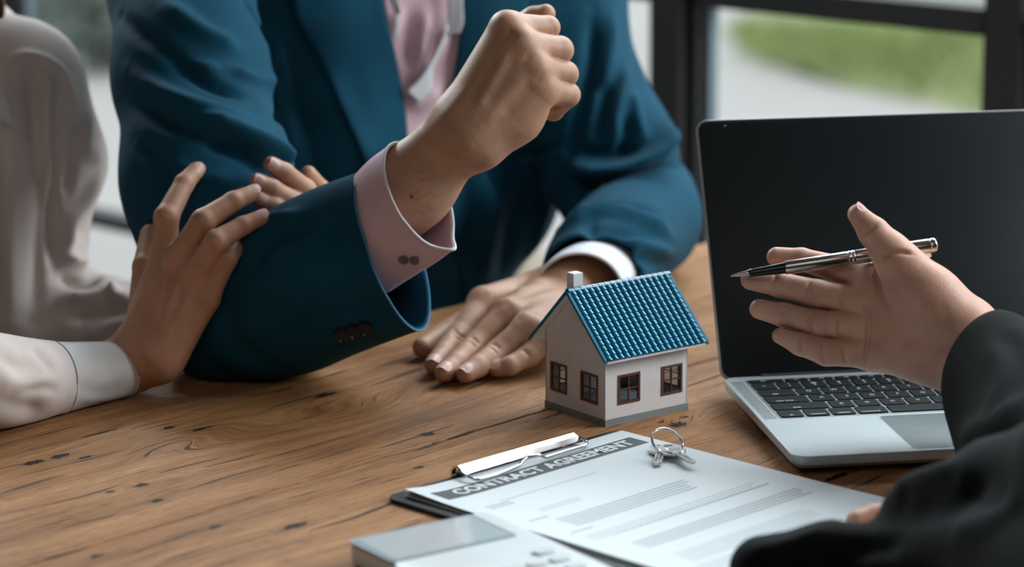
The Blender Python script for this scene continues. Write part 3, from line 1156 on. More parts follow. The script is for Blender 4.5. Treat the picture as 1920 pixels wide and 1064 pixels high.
#@@PEOPLE
# ------------------------------------------------------------------ soft shapes: one continuous surface grown over joints
def _seg(p, a, b, ra, rb, flat=None):
    a = np.asarray(a, np.float32)
    b = np.asarray(b, np.float32)
    q = p - a
    ba = b - a
    k = 1.0
    if flat is not None:
        n, s = np.asarray(flat[0], np.float32), flat[1]
        q = q + np.outer(q @ n, n) * (1 / s - 1)
        ba = ba + n * (ba @ n) * (1 / s - 1)
        k = 0.5 + 0.5 * s
    h = np.clip((q @ ba) / max(1e-12, float(ba @ ba)), 0, 1)
    d = q - h[:, None] * ba
    return (np.sqrt((d * d).sum(1)) - (ra + (rb - ra) * h)) * k


def _smin(a, b, k):
    h = np.maximum(k - np.abs(a - b), 0) / k
    return np.minimum(a, b) - h * h * k * 0.25


class Soft:
    """palm/limb segments blended with k; digits blended to it but kept apart from each other"""
    def __init__(s, k=0.012):
        s.k, s.core, s.digits, s.cuts = k, [], [], []

    def limb(s, pts, rs, flat=None):
        for i in range(len(pts) - 1):
            s.core.append((pts[i], pts[i + 1], rs[i], rs[i + 1], flat))
        return s

    def digit(s, pts, rs, kf=0.007):
        s.digits.append((pts, rs, kf))
        return s

    def __call__(s, p):
        d = None
        for a, b, ra, rb, fl_ in s.core:
            e = _seg(p, a, b, ra, rb, fl_)
            d = e if d is None else _smin(d, e, s.k)
        out = d
        for pts, rs, kf in s.digits:
            f = None
            for i in range(len(pts) - 1):
                e = _seg(p, pts[i], pts[i + 1], rs[i], rs[i + 1])
                f = e if f is None else _smin(f, e, 0.0025)
            g_ = f if d is None else _smin(d, f, kf)
            out = g_ if out is None else _smin(out, g_, 0.0008)
        return out

    def bounds(s):
        P_, R_ = [], []
        for a, b, ra, rb, _ in s.core:
            P_ += [a, b]
            R_ += [ra, rb]
        for pts, rs, _ in s.digits:
            P_ += list(pts)
            R_ += list(rs)
        P_ = np.array([tuple(q) for q in P_])
        R_ = np.array(R_)[:, None] * 1.15 + 0.006
        return (P_ - R_).min(0), (P_ + R_).max(0)


def grow(fn, h, lo=None, hi=None, cut=None):
    """surface nets on a sparse grid, then snapped onto the surface"""
    if lo is None:
        lo, hi = fn.bounds()
    B = 8
    nb = np.ceil((np.array(hi) - lo) / (h * B)).astype(int) + 1
    n = nb * B
    H = h * B
    gc = np.stack(np.meshgrid(*[np.arange(k) for k in nb], indexing='ij'), -1).reshape(-1, 3)
    cen = (lo + (gc + 0.5) * H - h * 0.5).astype(np.float32)
    dc = fn(cen)
    F = np.repeat(np.repeat(np.repeat(dc.reshape(nb), B, 0), B, 1), B, 2).astype(np.float32)
    act = gc[np.abs(dc) < H * 1.35]
    off = np.stack(np.meshgrid(*[np.arange(B)] * 3, indexing='ij'), -1).reshape(-1, 3)
    for s in range(0, len(act), 400):
        a = act[s:s + 400]
        ii = (a[:, None, :] * B + off[None]).reshape(-1, 3)
        v = fn((lo + ii * h).astype(np.float32))
        F[ii[:, 0], ii[:, 1], ii[:, 2]] = v
    S = F < 0
    c = np.zeros(tuple(n - 1), np.uint8)
    sl_ = lambda d: slice(d, None) if d else slice(None, -1)
    for dx in (0, 1):
        for dy in (0, 1):
            for dz in (0, 1):
                c += S[sl_(dx), sl_(dy), sl_(dz)]
    cells = np.argwhere((c > 0) & (c < 8))
    idx = np.full(tuple(n - 1), -1, np.int32)
    idx[cells[:, 0], cells[:, 1], cells[:, 2]] = np.arange(len(cells))
    acc = np.zeros((len(cells), 3))
    cnt = np.zeros(len(cells))
    cor = [(x, y, z) for x in (0, 1) for y in (0, 1) for z in (0, 1)]
    val = {q: F[cells[:, 0] + q[0], cells[:, 1] + q[1], cells[:, 2] + q[2]] for q in cor}
    for q in cor:
        for ax in range(3):
            if q[ax]:
                continue
            r = list(q)
            r[ax] = 1
            r = tuple(r)
            a, b = val[q], val[r]
            m = (a < 0) != (b < 0)
            t = np.where(m, a / np.where(m, a - b, 1), 0)
            pt = np.array(q, float)[None] + np.zeros((len(cells), 1))
            pt[:, ax] += t
            acc[m] += pt[m]
            cnt[m] += 1
    V = lo + (cells + acc / cnt[:, None]) * h
    faces = []
    for ax in range(3):
        o = [1, 1, 1]
        a = [slice(1, -1)] * 3
        b = [slice(1, -1)] * 3
        a[ax] = slice(0, -1)
        b[ax] = slice(1, None)
        A, Bb = S[tuple(a)], S[tuple(b)]
        e = np.argwhere(A != Bb)
        sgn = A[e[:, 0], e[:, 1], e[:, 2]]
        base = e + 1
        base[:, ax] -= 1
        u, v = (ax + 1) % 3, (ax + 2) % 3
        q = []
        for du, dv in ((-1, -1), (0, -1), (0, 0), (-1, 0)):
            k = base.copy()
            k[:, u] += du
            k[:, v] += dv
            q.append(idx[k[:, 0], k[:, 1], k[:, 2]])
        q = np.stack(q, 1)
        q[~sgn] = q[~sgn][:, ::-1]
        faces.append(q)
    Fq = np.concatenate(faces)
    Fq = Fq[(Fq >= 0).all(1)]
    for _ in range(2):
        p = V.astype(np.float32)
        e = 0.0006
        d = fn(p)
        gr = np.stack([fn(p + np.eye(3, dtype=np.float32)[k] * e) - d for k in range(3)], 1) / e
        gn = np.linalg.norm(gr, axis=1)[:, None] + 1e-6
        st = np.clip(d[:, None], -h * 0.6, h * 0.6)
        V = V - st * gr / gn / np.maximum(gn, 0.5)
    return V, Fq


def vnormals(V, F):
    F = np.asarray(F)
    n = np.cross(V[F[:, 2]] - V[F[:, 0]], V[F[:, -1]] - V[F[:, 1]]) if F.shape[1] == 4 else np.cross(V[F[:, 1]] - V[F[:, 0]], V[F[:, 2]] - V[F[:, 0]])
    N = np.zeros_like(V)
    for k in range(F.shape[1]):
        np.add.at(N, F[:, k], n)
    return N / (np.linalg.norm(N, axis=1)[:, None] + 1e-12)


def fix_wind(V, F, inside):
    return F


def np_mesh(name, V, F, m, parent, smooth=True):
    me = bpy.data.meshes.new(name)
    F = np.asarray(F)
    me.vertices.add(len(V))
    me.vertices.foreach_set('co', np.asarray(V, np.float32).ravel())
    me.loops.add(F.size)
    me.loops.foreach_set('vertex_index', F.astype(np.int32).ravel())
    me.polygons.add(len(F))
    me.polygons.foreach_set('loop_start', np.arange(0, F.size, F.shape[1], dtype=np.int32))
    me.polygons.foreach_set('loop_total', np.full(len(F), F.shape[1], np.int32))
    me.update(calc_edges=True)
    me.validate()
    return link(name, me, m, parent, smooth)


def bvh(V, F):
    return BVHTree.FromPolygons([tuple(v) for v in V], [tuple(int(i) for i in f) for f in F])


def cast(tree, px, py):
    hit = tree.ray_cast(CAM, ray(px, py).normalized())
    return None if hit[0] is None else np.array(hit[0])


def poly_dist(V, pl):
    best = np.full(len(V), 1e9)
    tpar = np.zeros(len(V))
    n = max(1, len(pl) - 1)
    for i in range(len(pl) - 1):
        a, b = pl[i], pl[i + 1]
        ba = b - a
        h = np.clip(((V - a) @ ba) / (ba @ ba + 1e-12), 0, 1)
        d = np.linalg.norm(V - a - h[:, None] * ba, axis=1)
        m = d < best
        best[m] = d[m]
        tpar[m] = (i + h[m]) / n
    return best, tpar


def fold(V, F, lines, tree=None, N=None):
    """lines: (pixels, amplitude mm, width mm) pressed (-) or raised (+) on the surface where the photo shows them"""
    tree = tree or bvh(V, F)
    N = vnormals(V, F) if N is None else N
    D = np.zeros(len(V))
    for px, amp, wd in lines:
        sp = smooth_path([(x, y, 0) for x, y in px], 4) if len(px) > 2 else np.array([(x, y, 0) for x, y in px], float)
        pl = [cast(tree, x, y) for x, y, _ in sp]
        pl = [q for q in pl if q is not None]
        if len(pl) < 2:
            continue
        pl = np.array(pl)
        w = wd / 1000
        lo, hi = pl.min(0) - 3 * w, pl.max(0) + 3 * w
        m = np.where(((V > lo) & (V < hi)).all(1))[0]
        if not len(m):
            continue
        d, t = poly_dist(V[m], pl)
        taper = np.clip(np.minimum(t, 1 - t) * 5, 0.12, 1) ** 0.7
        D[m] += amp / 1000 * np.exp(-(d / w) ** 2) * taper
    return V + N * D[:, None]


def ripple(V, N, amp, scale, seed=0, ani=(1, 1, 1)):
    """broad uneven slack of cloth"""
    r_ = np.random.default_rng(seed)
    D = np.zeros(len(V))
    for k in range(7):
        d = r_.normal(size=3) * np.array(ani)
        d /= np.linalg.norm(d)
        D += np.sin(V @ d * scale * r_.uniform(0.6, 1.7) + r_.uniform(0, 6) + 1.3 * np.sin(V @ r_.normal(size=3) * scale * 0.35)) / 7
    return V + N * (amp * D)[:, None]


def soft_part(name, fn, h, m, parent, lines=(), rip=None, more=None):
    V, F = grow(fn, h)
    # outward winding
    N = vnormals(V, F)
    e = fn((V[:200] + N[:200] * 0.001).astype(np.float32)).mean()
    if e < 0:
        F = F[:, ::-1]
        N = -N
    if rip:
        V = ripple(V, N, *rip)
        N = vnormals(V, F)
    if lines:
        V = fold(V, F, lines, None, N)
    if m is None:
        return V, F
    return np_mesh(name, V, F, m, parent), V, F


def join_vf(parts):
    V, F, b = [], [], 0
    for v, f in parts:
        V.append(v)
        F.append(np.asarray(f) + b)
        b += len(v)
    return np.vstack(V), np.vstack(F)


def loft_grid(rings, nu=48, steps=8):
    """rings: (px, py, D, ax, ay, b) : centre, half axis in the picture, half axis in depth (m)"""
    C_, A_, B_ = [], [], []
    cs = [np.array(P(r[0], r[1], r[2])) for r in rings]
    for i, r in enumerate(rings):
        ax_ = cs[min(i + 1, len(cs) - 1)] - cs[max(i - 1, 0)]
        ax_ /= np.linalg.norm(ax_)
        A = np.array(P(r[0] + r[3], r[1] + r[4], r[2] + (r[6] if len(r) > 6 else 0))) - cs[i]
        Bv = np.cross(ax_, A)
        Bv = Bv / np.linalg.norm(Bv) * r[5]
        C_.append(cs[i])
        A_.append(A)
        B_.append(Bv)
    C_, A_, B_ = smooth_path(C_, steps), smooth_path(A_, steps), smooth_path(B_, steps)
    th = np.linspace(0, 2 * math.pi, nu, endpoint=False)
    G_ = C_[:, None] + A_[:, None] * np.cos(th)[None, :, None] + B_[:, None] * np.sin(th)[None, :, None]
    return G_


def grid_faces(nv, nu, close=True, base=0, flip=False):
    i = np.arange(nv - 1)[:, None]
    j = np.arange(nu if close else nu - 1)[None]
    j2 = (j + 1) % nu
    f = np.stack([i * nu + j + 0 * j2, i * nu + j2, (i + 1) * nu + j2, (i + 1) * nu + j], -1).reshape(-1, 4)
    return (f[:, ::-1] if flip else f) + base


def shell(name, G_, m, parent, t=0.0012, lines=(), rip=None, rim=None):
    """an open sleeve or cuff with real thickness"""
    nv, nu = G_.shape[:2]
    V = G_.reshape(-1, 3)
    F = grid_faces(nv, nu)
    N = vnormals(V, F)
    cen = np.repeat(G_.mean(1), nu, 0)
    if ((V - cen) * N).sum() < 0:
        F = F[:, ::-1]
        N = -N
        fl_ = True
    else:
        fl_ = False
    if rip:
        V = ripple(V, N, *rip)
    if lines:
        V = fold(V, F, lines, None, N)
    N = vnormals(V, F)
    Vi = V - N * t
    b = len(V)
    Fi = F[:, ::-1] + b
    k = np.arange(nu)
    k2 = (k + 1) % nu
    e0 = np.stack([k, k2, k2 + b, k + b], 1)
    o = (nv - 1) * nu
    e1 = np.stack([o + k2, o + k, o + k + b, o + k2 + b], 1)
    if not fl_:
        e0, e1 = e0[:, ::-1], e1[:, ::-1]
    ob = np_mesh(name, np.vstack([V, Vi]), np.vstack([F, Fi, e0, e1]), m, parent)
    return ob, V, F


def edge_piping(name, G_, row, m, parent, r=0.0009, part=None):
    ring = G_[row]
    mb = MB()
    if part is None:
        tube(mb, list(ring) , r, 6, close=True)
    else:
        tube(mb, list(ring[part[0]:part[1]]), r, 6)
    return mb.build(name, m, parent, smooth=True)


def strip_on(name, tree, left, right, off, t, m, parent, nu=14, k=6, bulge=0.0, lines=()):
    """a piece of cloth lying on the body: between two edges, off = height above the surface (m)"""
    a = smooth_path([(x, y, 0) for x, y in left], k)
    b = smooth_path([(x, y, 0) for x, y in right], k)
    n = min(len(a), len(b))
    V = []
    last = None
    for i in range(n):
        for j in range(nu + 1):
            u = j / nu
            x, y = a[i][0] * (1 - u) + b[i][0] * u, a[i][1] * (1 - u) + b[i][1] * u
            h = cast(tree, x, y)
            d = np.array(ray(x, y).normalized())
            if h is None:
                h = last if last is not None else np.array(P(x, y, 2.4))
            D_ = np.linalg.norm(h - np.array(CAM))
            last = h
            o_ = off[0] * (1 - u) + off[1] * u if isinstance(off, tuple) else off
            V.append(np.array(CAM) + d * (D_ - o_ - bulge * math.sin(math.pi * u)))
    V = np.array(V)
    G_ = V.reshape(n, nu + 1, 3)
    for _ in range(3):                       # relax
        G_[1:-1, 1:-1] = 0.5 * G_[1:-1, 1:-1] + 0.125 * (G_[:-2, 1:-1] + G_[2:, 1:-1] + G_[1:-1, :-2] + G_[1:-1, 2:])
    V = G_.reshape(-1, 3)
    F = grid_faces(n, nu + 1, close=False)
    N = vnormals(V, F)
    if ((V - np.array(CAM)) * N).sum() > 0:
        F = F[:, ::-1]
        N = -N
    if lines:
        V = fold(V, F, lines, None, N)
        N = vnormals(V, F)
    Vb = V - N * t
    nb_ = len(V)
    allF = [F, F[:, ::-1] + nb_]
    g_ = np.arange(nb_).reshape(n, nu + 1)
    loop = np.concatenate([g_[0, :], g_[1:, -1], g_[-1, -2::-1], g_[-2:0:-1, 0]])
    l2 = np.roll(loop, -1)
    allF.append(np.stack([loop, l2, l2 + nb_, loop + nb_], 1))
    return np_mesh(name, np.vstack([V, Vb]), np.vstack(allF), m, parent), V, G_


def V3(p):
    return np.array(tuple(p), float)


def nail(a, b, r, up, parent, ln=0.011, wd=0.95, m=None, back=0.2):
    """fingernail plate on the last segment a->b (tip b, radius r), facing up"""
    a, b, up = V3(a), V3(b), V3(up)
    t = (b - a) / np.linalg.norm(b - a)
    up = up - t * (up @ t)
    up /= np.linalg.norm(up)
    s = np.cross(t, up)
    vs = []
    nu, nv = 9, 9
    for lay in (0, 1):
        for i in range(nv):
            u = i / (nv - 1)
            x = -ln * back * 4 * 0.25 + ln * (u - 0.30)
            ww_ = (1 - 0.25 * (1 - u) ** 3) * (1 if u < 0.75 else 1 - 0.35 * ((u - 0.75) / 0.25) ** 2)
            for j in range(nu):
                v = (j / (nu - 1) - 0.5) * 2 * wd * ww_
                rr = r * (1.045 - lay * 0.10) - 0.35 * r * max(0, u - 0.35) ** 2 - 0.04 * r * (abs(j / (nu - 1) - 0.5) * 2) ** 4
                vs.append(b + t * x + (up * math.cos(v) + s * math.sin(v)) * rr)
    vs = np.array(vs)
    F0 = grid_faces(nv, nu, close=False)
    nb_ = nv * nu
    g_ = np.arange(nb_).reshape(nv, nu)
    loop = np.concatenate([g_[0, :], g_[1:, -1], g_[-1, -2::-1], g_[-2:0:-1, 0]])
    l2 = np.roll(loop, -1)
    F = np.vstack([F0, F0[:, ::-1] + nb_, np.stack([loop, l2, l2 + nb_, loop + nb_], 1)])
    return np_mesh('fingernail', vs, F, m or M['nail'], parent)


def button_on(tree, px, py, r, name, m, root):
    loc, nn, _, _ = tree.ray_cast(CAM, ray(px, py).normalized())
    if loc is None:
        return
    loc, nn = V3(loc), V3(nn)
    if nn @ (V3(CAM) - loc) < 0:
        nn = -nn
    a_ = np.cross(nn, (0, 0, 1))
    a_ /= np.linalg.norm(a_)
    b_ = np.cross(nn, a_)
    rr = [(-.0008, .95), (.0014, 1.0), (.0024, .92), (.0024, .80), (.0017, .62), (.0018, 0.05)]
    o = MB().rings([[loc + nn * (z * r / .0037) + (a_ * math.cos(k) + b_ * math.sin(k)) * r * q for k in np.linspace(0, 2 * math.pi, 20, endpoint=False)] for z, q in rr]).build(name, m, None, auto=40)
    o.parent = root
    o.matrix_parent_inverse = Matrix.Translation(root.location).inverted()


mm = lambda *a: [x / 1000 for x in a]
VIEW = np.array([0, math.cos(PITCH), -math.sin(PITCH)])       # horizontal-ish direction the camera looks along
TOCAM = -VIEW

def head_shape(c, fwd, neck, k=1.0, long=False):
    f = fwd / np.linalg.norm(fwd)
    s = np.cross(f, (0, 0, 1))
    s /= np.linalg.norm(s)
    u = np.cross(s, f)
    at = lambda a, b, d: c + (f * a + s * b + u * d) * k / 1000
    r = lambda *a: [x * k / 1000 for x in a]
    h = Soft(0.022 * k)
    h.limb([at(-28, 0, 28), at(22, 0, 30)], r(76, 70))
    h.limb([at(25, 0, -10), at(50, 0, -72)], r(58, 30))
    h.limb([at(10, 40, -50), at(48, 12, -80)], r(24, 20))
    h.limb([at(10, -40, -50), at(48, -12, -80)], r(24, 20))
    h.limb([at(-22, 0, -50), neck], r(52, 56))
    h.digit([at(84, 0, 12), at(100, 0, -18), at(92, 0, -24)], r(7, 9, 9), 0.012)
    for q in (-1, 1):
        h.digit([at(92, 9 * q, -23), at(86, 11 * q, -24)], r(6, 5), 0.006)
        h.digit([at(-4, 74 * q, 14), at(-8, 78 * q, -4), at(0, 70 * q, -24)], r(9, 7, 5), 0.006)
        h.digit([at(82, 12 * q, 26), at(72, 42 * q, 28)], r(6, 5), 0.012)
    h.digit([at(78, -20, -50), at(87, 0, -49), at(78, 20, -50)], r(4, 6, 4), 0.004)
    h.digit([at(77, -18, -57), at(85, 0, -58), at(77, 18, -57)], r(4, 6.5, 4), 0.004)
    eyes = [(at(72, 31 * q, 8), 11 * k / 1000, f) for q in (-1, 1)]
    g_ = Soft(0.03)
    g_.limb([at(-34, 0, 38), at(8, 0, 50)], r(82, 74))
    g_.limb([at(-40, 0, 10), at(-50, 0, -30)], r(74, 58))
    g_.limb([at(40, -30, 82), at(40, 30, 82)], r(24, 24))
    if long:
        g_.limb([at(-40, 60, 20), at(-30, 74, -60), at(-20, 70, -170)], r(34, 26, 16))
        g_.limb([at(-40, -60, 20), at(-30, -74, -60), at(-20, -70, -170)], r(34, 26, 16))
        g_.limb([at(-60, 0, 0), at(-70, 0, -180)], r(60, 40))
    hf = lambda p: np.maximum(g_(p), -((p - np.float32(at(60, 0, -34))) ** 2).sum(1) ** 0.5 + 0.086 * k)
    lo, hi = g_.bounds()
    return soft_part('x', h, 0.0035, None, None), eyes, grow(hf, 0.005, lo, hi)


def head_parts(root, eyes, hair):
    put(np_mesh('hair', hair[0], hair[1], M['hair'], None), root)
    for c, r, f in eyes:
        mb = MB()
        up = np.cross(np.cross(f, (0, 0, 1)), f)
        sd = np.cross(f, up)
        mb.rings([[c + (f * math.cos(t) + (up * math.cos(a) + sd * math.sin(a)) * math.sin(t)) * r for a in np.linspace(0, 2 * math.pi, 16, endpoint=False)] for t in np.linspace(0.02, 3.1, 12)])
        e = put(mb.build('eye', M['paper'], None, smooth=True), root)
        ir = MB()
        ir.rings([[c + (f * math.cos(t) + (up * math.cos(a) + sd * math.sin(a)) * math.sin(t)) * r * 1.03 for a in np.linspace(0, 2 * math.pi, 16, endpoint=False)] for t in np.linspace(0.02, 0.5, 4)])
        put(ir.build('iris', M['bark'], None, smooth=True), root)


# ================================================================== the man in the blue suit
man = empty('person', (0.0, 2.75, 0))
tag(man, 'man in a blue suit and pale pink shirt with one fist raised', 'person')
man_inv = Vector(man.location)


def rest_on_table(V, dz):
    """cloth and skin that bear on the table top flatten against it"""
    q = V - np.array([G0.x, G0.y, 0])
    lx = q[:, 0] * math.cos(ang) + q[:, 1] * math.sin(ang)
    ly = -q[:, 0] * math.sin(ang) + q[:, 1] * math.cos(ang)
    m_ = (ly < 0.292) & (ly > -0.96) & (lx > -1.16) & (lx < 1.01) & (V[:, 2] < TZ + dz) & (V[:, 2] > TZ - 0.08)
    V[m_, 2] = TZ + dz
    return V


def local(V, root):
    return V - np.array(tuple(root.location))


def put(o, root):
    """keep world coordinates while parented"""
    o.parent = root
    o.matrix_parent_inverse = Matrix.Translation(root.location).inverted()
    return o


# --- right forearm and fist
fist = Soft(0.013)
Q = P
fist.limb([Q(640, 500, 2.085), Q(775, 348, 2.030), Q(868, 246, 2.012)], mm(32, 28.5, 24.5), (VIEW, 0.8))
fist.limb([Q(872, 216, 2.012), Q(951, 54, 2.006)], mm(19, 13))
fist.limb([Q(878, 236, 2.008), Q(976, 86, 1.999)], mm(21, 13))
fist.limb([Q(888, 252, 2.008), Q(1000, 130, 1.999)], mm(21, 12.5))
fist.limb([Q(900, 262, 2.014), Q(968, 216, 2.012), Q(1014, 172, 2.004)], mm(20, 18, 12))
fist.limb([Q(885, 215, 2.035), Q(955, 120, 2.045)], mm(19, 17))
fist.limb([Q(955, 235, 2.032), Q(1005, 190, 2.035)], mm(15, 12))
fist.digit([Q(951, 54, 2.004), Q(1027, 52, 2.026), Q(1010, 62, 2.052), Q(975, 85, 2.055)], mm(12.2, 8.8, 8.2, 7.5), 0.006)
fist.digit([Q(976, 86, 1.997), Q(1049, 94, 2.020), Q(1022, 108, 2.050), Q(985, 120, 2.055)], mm(12.0, 10.2, 8.8, 8), 0.006)
fist.digit([Q(1000, 128, 1.998), Q(1060, 139, 2.022), Q(1035, 152, 2.050), Q(1000, 160, 2.055)], mm(11.5, 9.4, 8.4, 7.5), 0.006)
fist.digit([Q(1016, 166, 2.003), Q(1065, 178, 2.024), Q(1038, 208, 2.046), Q(1008, 205, 2.055)], mm(11.0, 8.8, 7.2, 7), 0.006)
fist.digit([Q(905, 150, 2.050), Q(960, 60, 2.060), Q(1000, 34, 2.052), Q(1023, 26, 2.046)], mm(15, 10.5, 8.6, 7.4), 0.008)
fl_lines = [([(960, 84), (925, 150), (890, 215)], 1.0, 5), ([(990, 135), (945, 185), (905, 235)], 0.8, 5), ([(935, 95), (905, 150), (880, 200)], -0.8, 6),
            ([(968, 105), (940, 150), (905, 200)], -1.0, 5), ([(992, 112), (985, 100)], -0.8, 4), ([(1000, 150), (975, 185), (940, 220)], -0.7, 5),
            ([(948, 60), (958, 66), (966, 78)], -0.9, 4), ([(985, 104), (994, 112)], -1.0, 5), ([(1006, 146), (1014, 152)], -0.8, 4),
            ([(960, 42), (968, 50)], 0.6, 4), ([(978, 60), (992, 72)], 0.6, 5), ([(860, 330), (880, 315), (905, 300)], -0.7, 3.5), ([(872, 318), (900, 292)], 0.5, 4),
            ([(1031, 205), (1040, 204), (1048, 200)], -1.2, 2.2), ([(800, 250), (845, 205), (880, 160)], 0.7, 6), ([(835, 330), (860, 290), (890, 265)], 0.9, 6), ([(1036, 45), (1040, 62)], -0.25, 1.5),
            ([(1050, 210), (1036, 220)], -0.5, 2)]
fl_lines = [(p_, a_ * (0.45 if len(p_) == 2 and w_ > 3 else 1.2), w_) for p_, a_, w_ in fl_lines]
f1 = soft_part('x', fist, 0.0013, None, None, fl_lines)
# --- left hand, palm down on the table
flat_ = Soft(0.012)
U_ = (0, 0, 1)
ip = [T(906, 567, .037), T(860, 630, .0190), T(831, 664, .0125), T(813, 684, .0100)]
mp = [T(950, 590, .037), T(895, 645, .0195), T(855, 682, .0125), T(833, 699, .0100)]
rp = [T(990, 614, .033), T(935, 659, .0180), T(895, 688, .0120), T(873, 701, .0098)]
pp = [T(1030, 632, .027), T(990, 668, .0155), T(955, 687, .0110), T(933, 692, .0092)]
wr0, wr1, wr2 = T(1075, 535, .040), T(1150, 480, .046), T(1225, 440, .046)
flat_.limb([T(1062, 532, .042), wr1, wr2], mm(23, 24, 24), (U_, 0.8))
for q, r0 in ((ip, 12), (mp, 12), (rp, 11.5), (pp, 10.5)):
    s_ = {id(ip): T(1030, 535, .036), id(mp): T(1045, 540, .038), id(rp): T(1062, 552, .034), id(pp): T(1075, 566, .029)}[id(q)]
    flat_.limb([s_, q[0]], mm(15, r0))
flat_.limb([T(1060, 575, .024), T(1045, 615, .022)], mm(14, 13))
flat_.digit(ip, mm(11.2, 9.8, 8.4, 7.3), 0.007)
flat_.digit(mp, mm(11.4, 10.0, 8.7, 7.6), 0.007)
flat_.digit(rp, mm(11.0, 9.6, 8.3, 7.3), 0.007)
flat_.digit(pp, mm(10.0, 8.6, 7.4, 6.6), 0.007)
flat_.digit([T(990, 560, .026), T(905, 585, .022), T(842, 622, .0135), T(792, 652, .0100)], mm(15, 11.5, 9.6, 8.0), 0.008)
hb_lines = [([(850, 617), (862, 628), (872, 634)], -0.7, 1.8), ([(846, 622), (858, 634), (868, 640)], -0.6, 1.5), ([(884, 633), (898, 645)], -0.8, 1.8), ([(880, 640), (892, 652)], -0.6, 1.5),
            ([(922, 645), (938, 656)], -0.6, 1.8), ([(918, 652), (932, 664)], -0.5, 1.5), ([(980, 656), (992, 668)], -0.5, 1.8),
            ([(905, 552), (960, 545), (1020, 535)], 1.0, 5), ([(952, 580), (1000, 560), (1045, 545)], 1.0, 5), ([(915, 580), (935, 572), (960, 565)], -1.2, 6), ([(965, 605), (990, 590), (1015, 580)], -1.0, 6),
            ([(928, 560), (970, 553)], -0.6, 5)]
hb_lines = [(p_, a_ * (2.3 if w_ < 3 else 1.1), w_) for p_, a_, w_ in hb_lines]
f2 = soft_part('x', flat_, 0.0012, None, None, hb_lines)
# --- trunk and upper arms under the clothes, neck
trunk = Soft(0.05)
trunk.limb([Q(700, 540, 2.62), Q(740, 60, 2.58)], mm(80, 100))
trunk.limb([Q(500, -60, 2.46), Q(980, -80, 2.58)], mm(66, 70))
trunk.limb([Q(760, -80, 2.53), Q(775, -260, 2.53)], mm(60, 58))
trunk.limb([Q(345, -80, 2.31), Q(362, 130, 2.225), Q(388, 330, 2.175), Q(430, 560, 2.125), Q(640, 500, 2.085)], mm(40, 34, 36, 36, 29))
trunk.limb([Q(1020, -80, 2.53), Q(1180, 390, 2.46), Q(1195, 445, 2.37), wr2], mm(44, 26, 22, 20))
f3 = soft_part('x', trunk, 0.007, None, None)
hm_, eyes_m, hair_m = head_shape(V3((-0.085, 2.45, TZ + 0.485)), V3((.35, -.9, -.22)), V3(Q(765, -60, 2.53)))
V, F = join_vf([f1, f2, f3, hm_])
rest_on_table(V, 0.0035)
put(np_mesh('body', V, F, M['skin_m'], None), man)
for q, r_ in ((ip, 7.3), (mp, 7.6), (rp, 7.3), (pp, 6.6)):
    put(nail(q[2], q[3], r_ / 1000, V3((0, -0.35, 1)), None, 0.012), man)

tf1 = bvh(*f1)
hb = MB()
r9 = np.random.default_rng(9)
for k in range(46):
    hx, hy = 775 + r9.normal() * 20 + 10, 355 + r9.normal() * 38
    loc, nn, _, _ = tf1.ray_cast(CAM, ray(hx, hy).normalized())
    if loc is None or abs(loc.y - 2.0) > .2:
        continue
    nn = V3(nn)
    nn = nn if nn @ (V3(CAM) - V3(loc)) > 0 else -nn
    d = V3(P(hx + r9.uniform(6, 16), hy - r9.uniform(-4, 12), 2.0)) - V3(P(hx, hy, 2.0))
    p0 = V3(loc)
    tube(hb, [p0, p0 + d * .5 + nn * .0006, p0 + d + nn * .0005], [.00009, .00008, .00003], 4)
put(tag(hb.build('arm_hair', M['hair'], None), kind='stuff'), man)
loc = cast(tf1, 772, 369)
if loc is not None:
    put(MB().rings([[loc + (VIEW * -math.cos(t) + (np.array([1, 0, 0]) * math.cos(a) + np.array([0, PITCH, 1]) * math.sin(a)) * math.sin(t)) * .0012 for a in np.linspace(0, 2 * math.pi, 10, endpoint=False)] for t in np.linspace(.1, 1.8, 4)]).build('mole', M['hair'], None, smooth=True), man)
head_parts(man, eyes_m, hair_m)
# --- jacket body with both upper arms
jk = Soft(0.045)
jk.limb([Q(560, 40, 2.50), Q(880, 40, 2.56)], mm(125, 125))
jk.limb([Q(600, 330, 2.50), Q(828, 330, 2.56)], mm(118, 112))
jk.limb([Q(610, 560, 2.58), Q(785, 590, 2.61)], mm(112, 86))
jk.limb([Q(480, -60, 2.42), Q(1000, -80, 2.56)], mm(85, 85))
jk2 = Soft(0.03)
jk2.limb([Q(335, -80, 2.30), Q(358, 130, 2.220), Q(386, 330, 2.170), Q(430, 585, 2.122)], mm(66, 57, 63, 58))
jk3 = Soft(0.02)
jk3.limb([Q(1035, -80, 2.54), Q(1050, 60, 2.52), Q(1085, 180, 2.50), Q(1140, 290, 2.48), Q(1186, 412, 2.465)], mm(66, 60, 58, 60, 55))


class Suit:
    def __call__(s, p):
        return _smin(_smin(jk(p), jk2(p), 0.015), jk3(p), 0.02)

    def bounds(s):
        a = [q.bounds() for q in (jk, jk2, jk3)]
        return np.min([q[0] for q in a], 0), np.max([q[1] for q in a], 0)


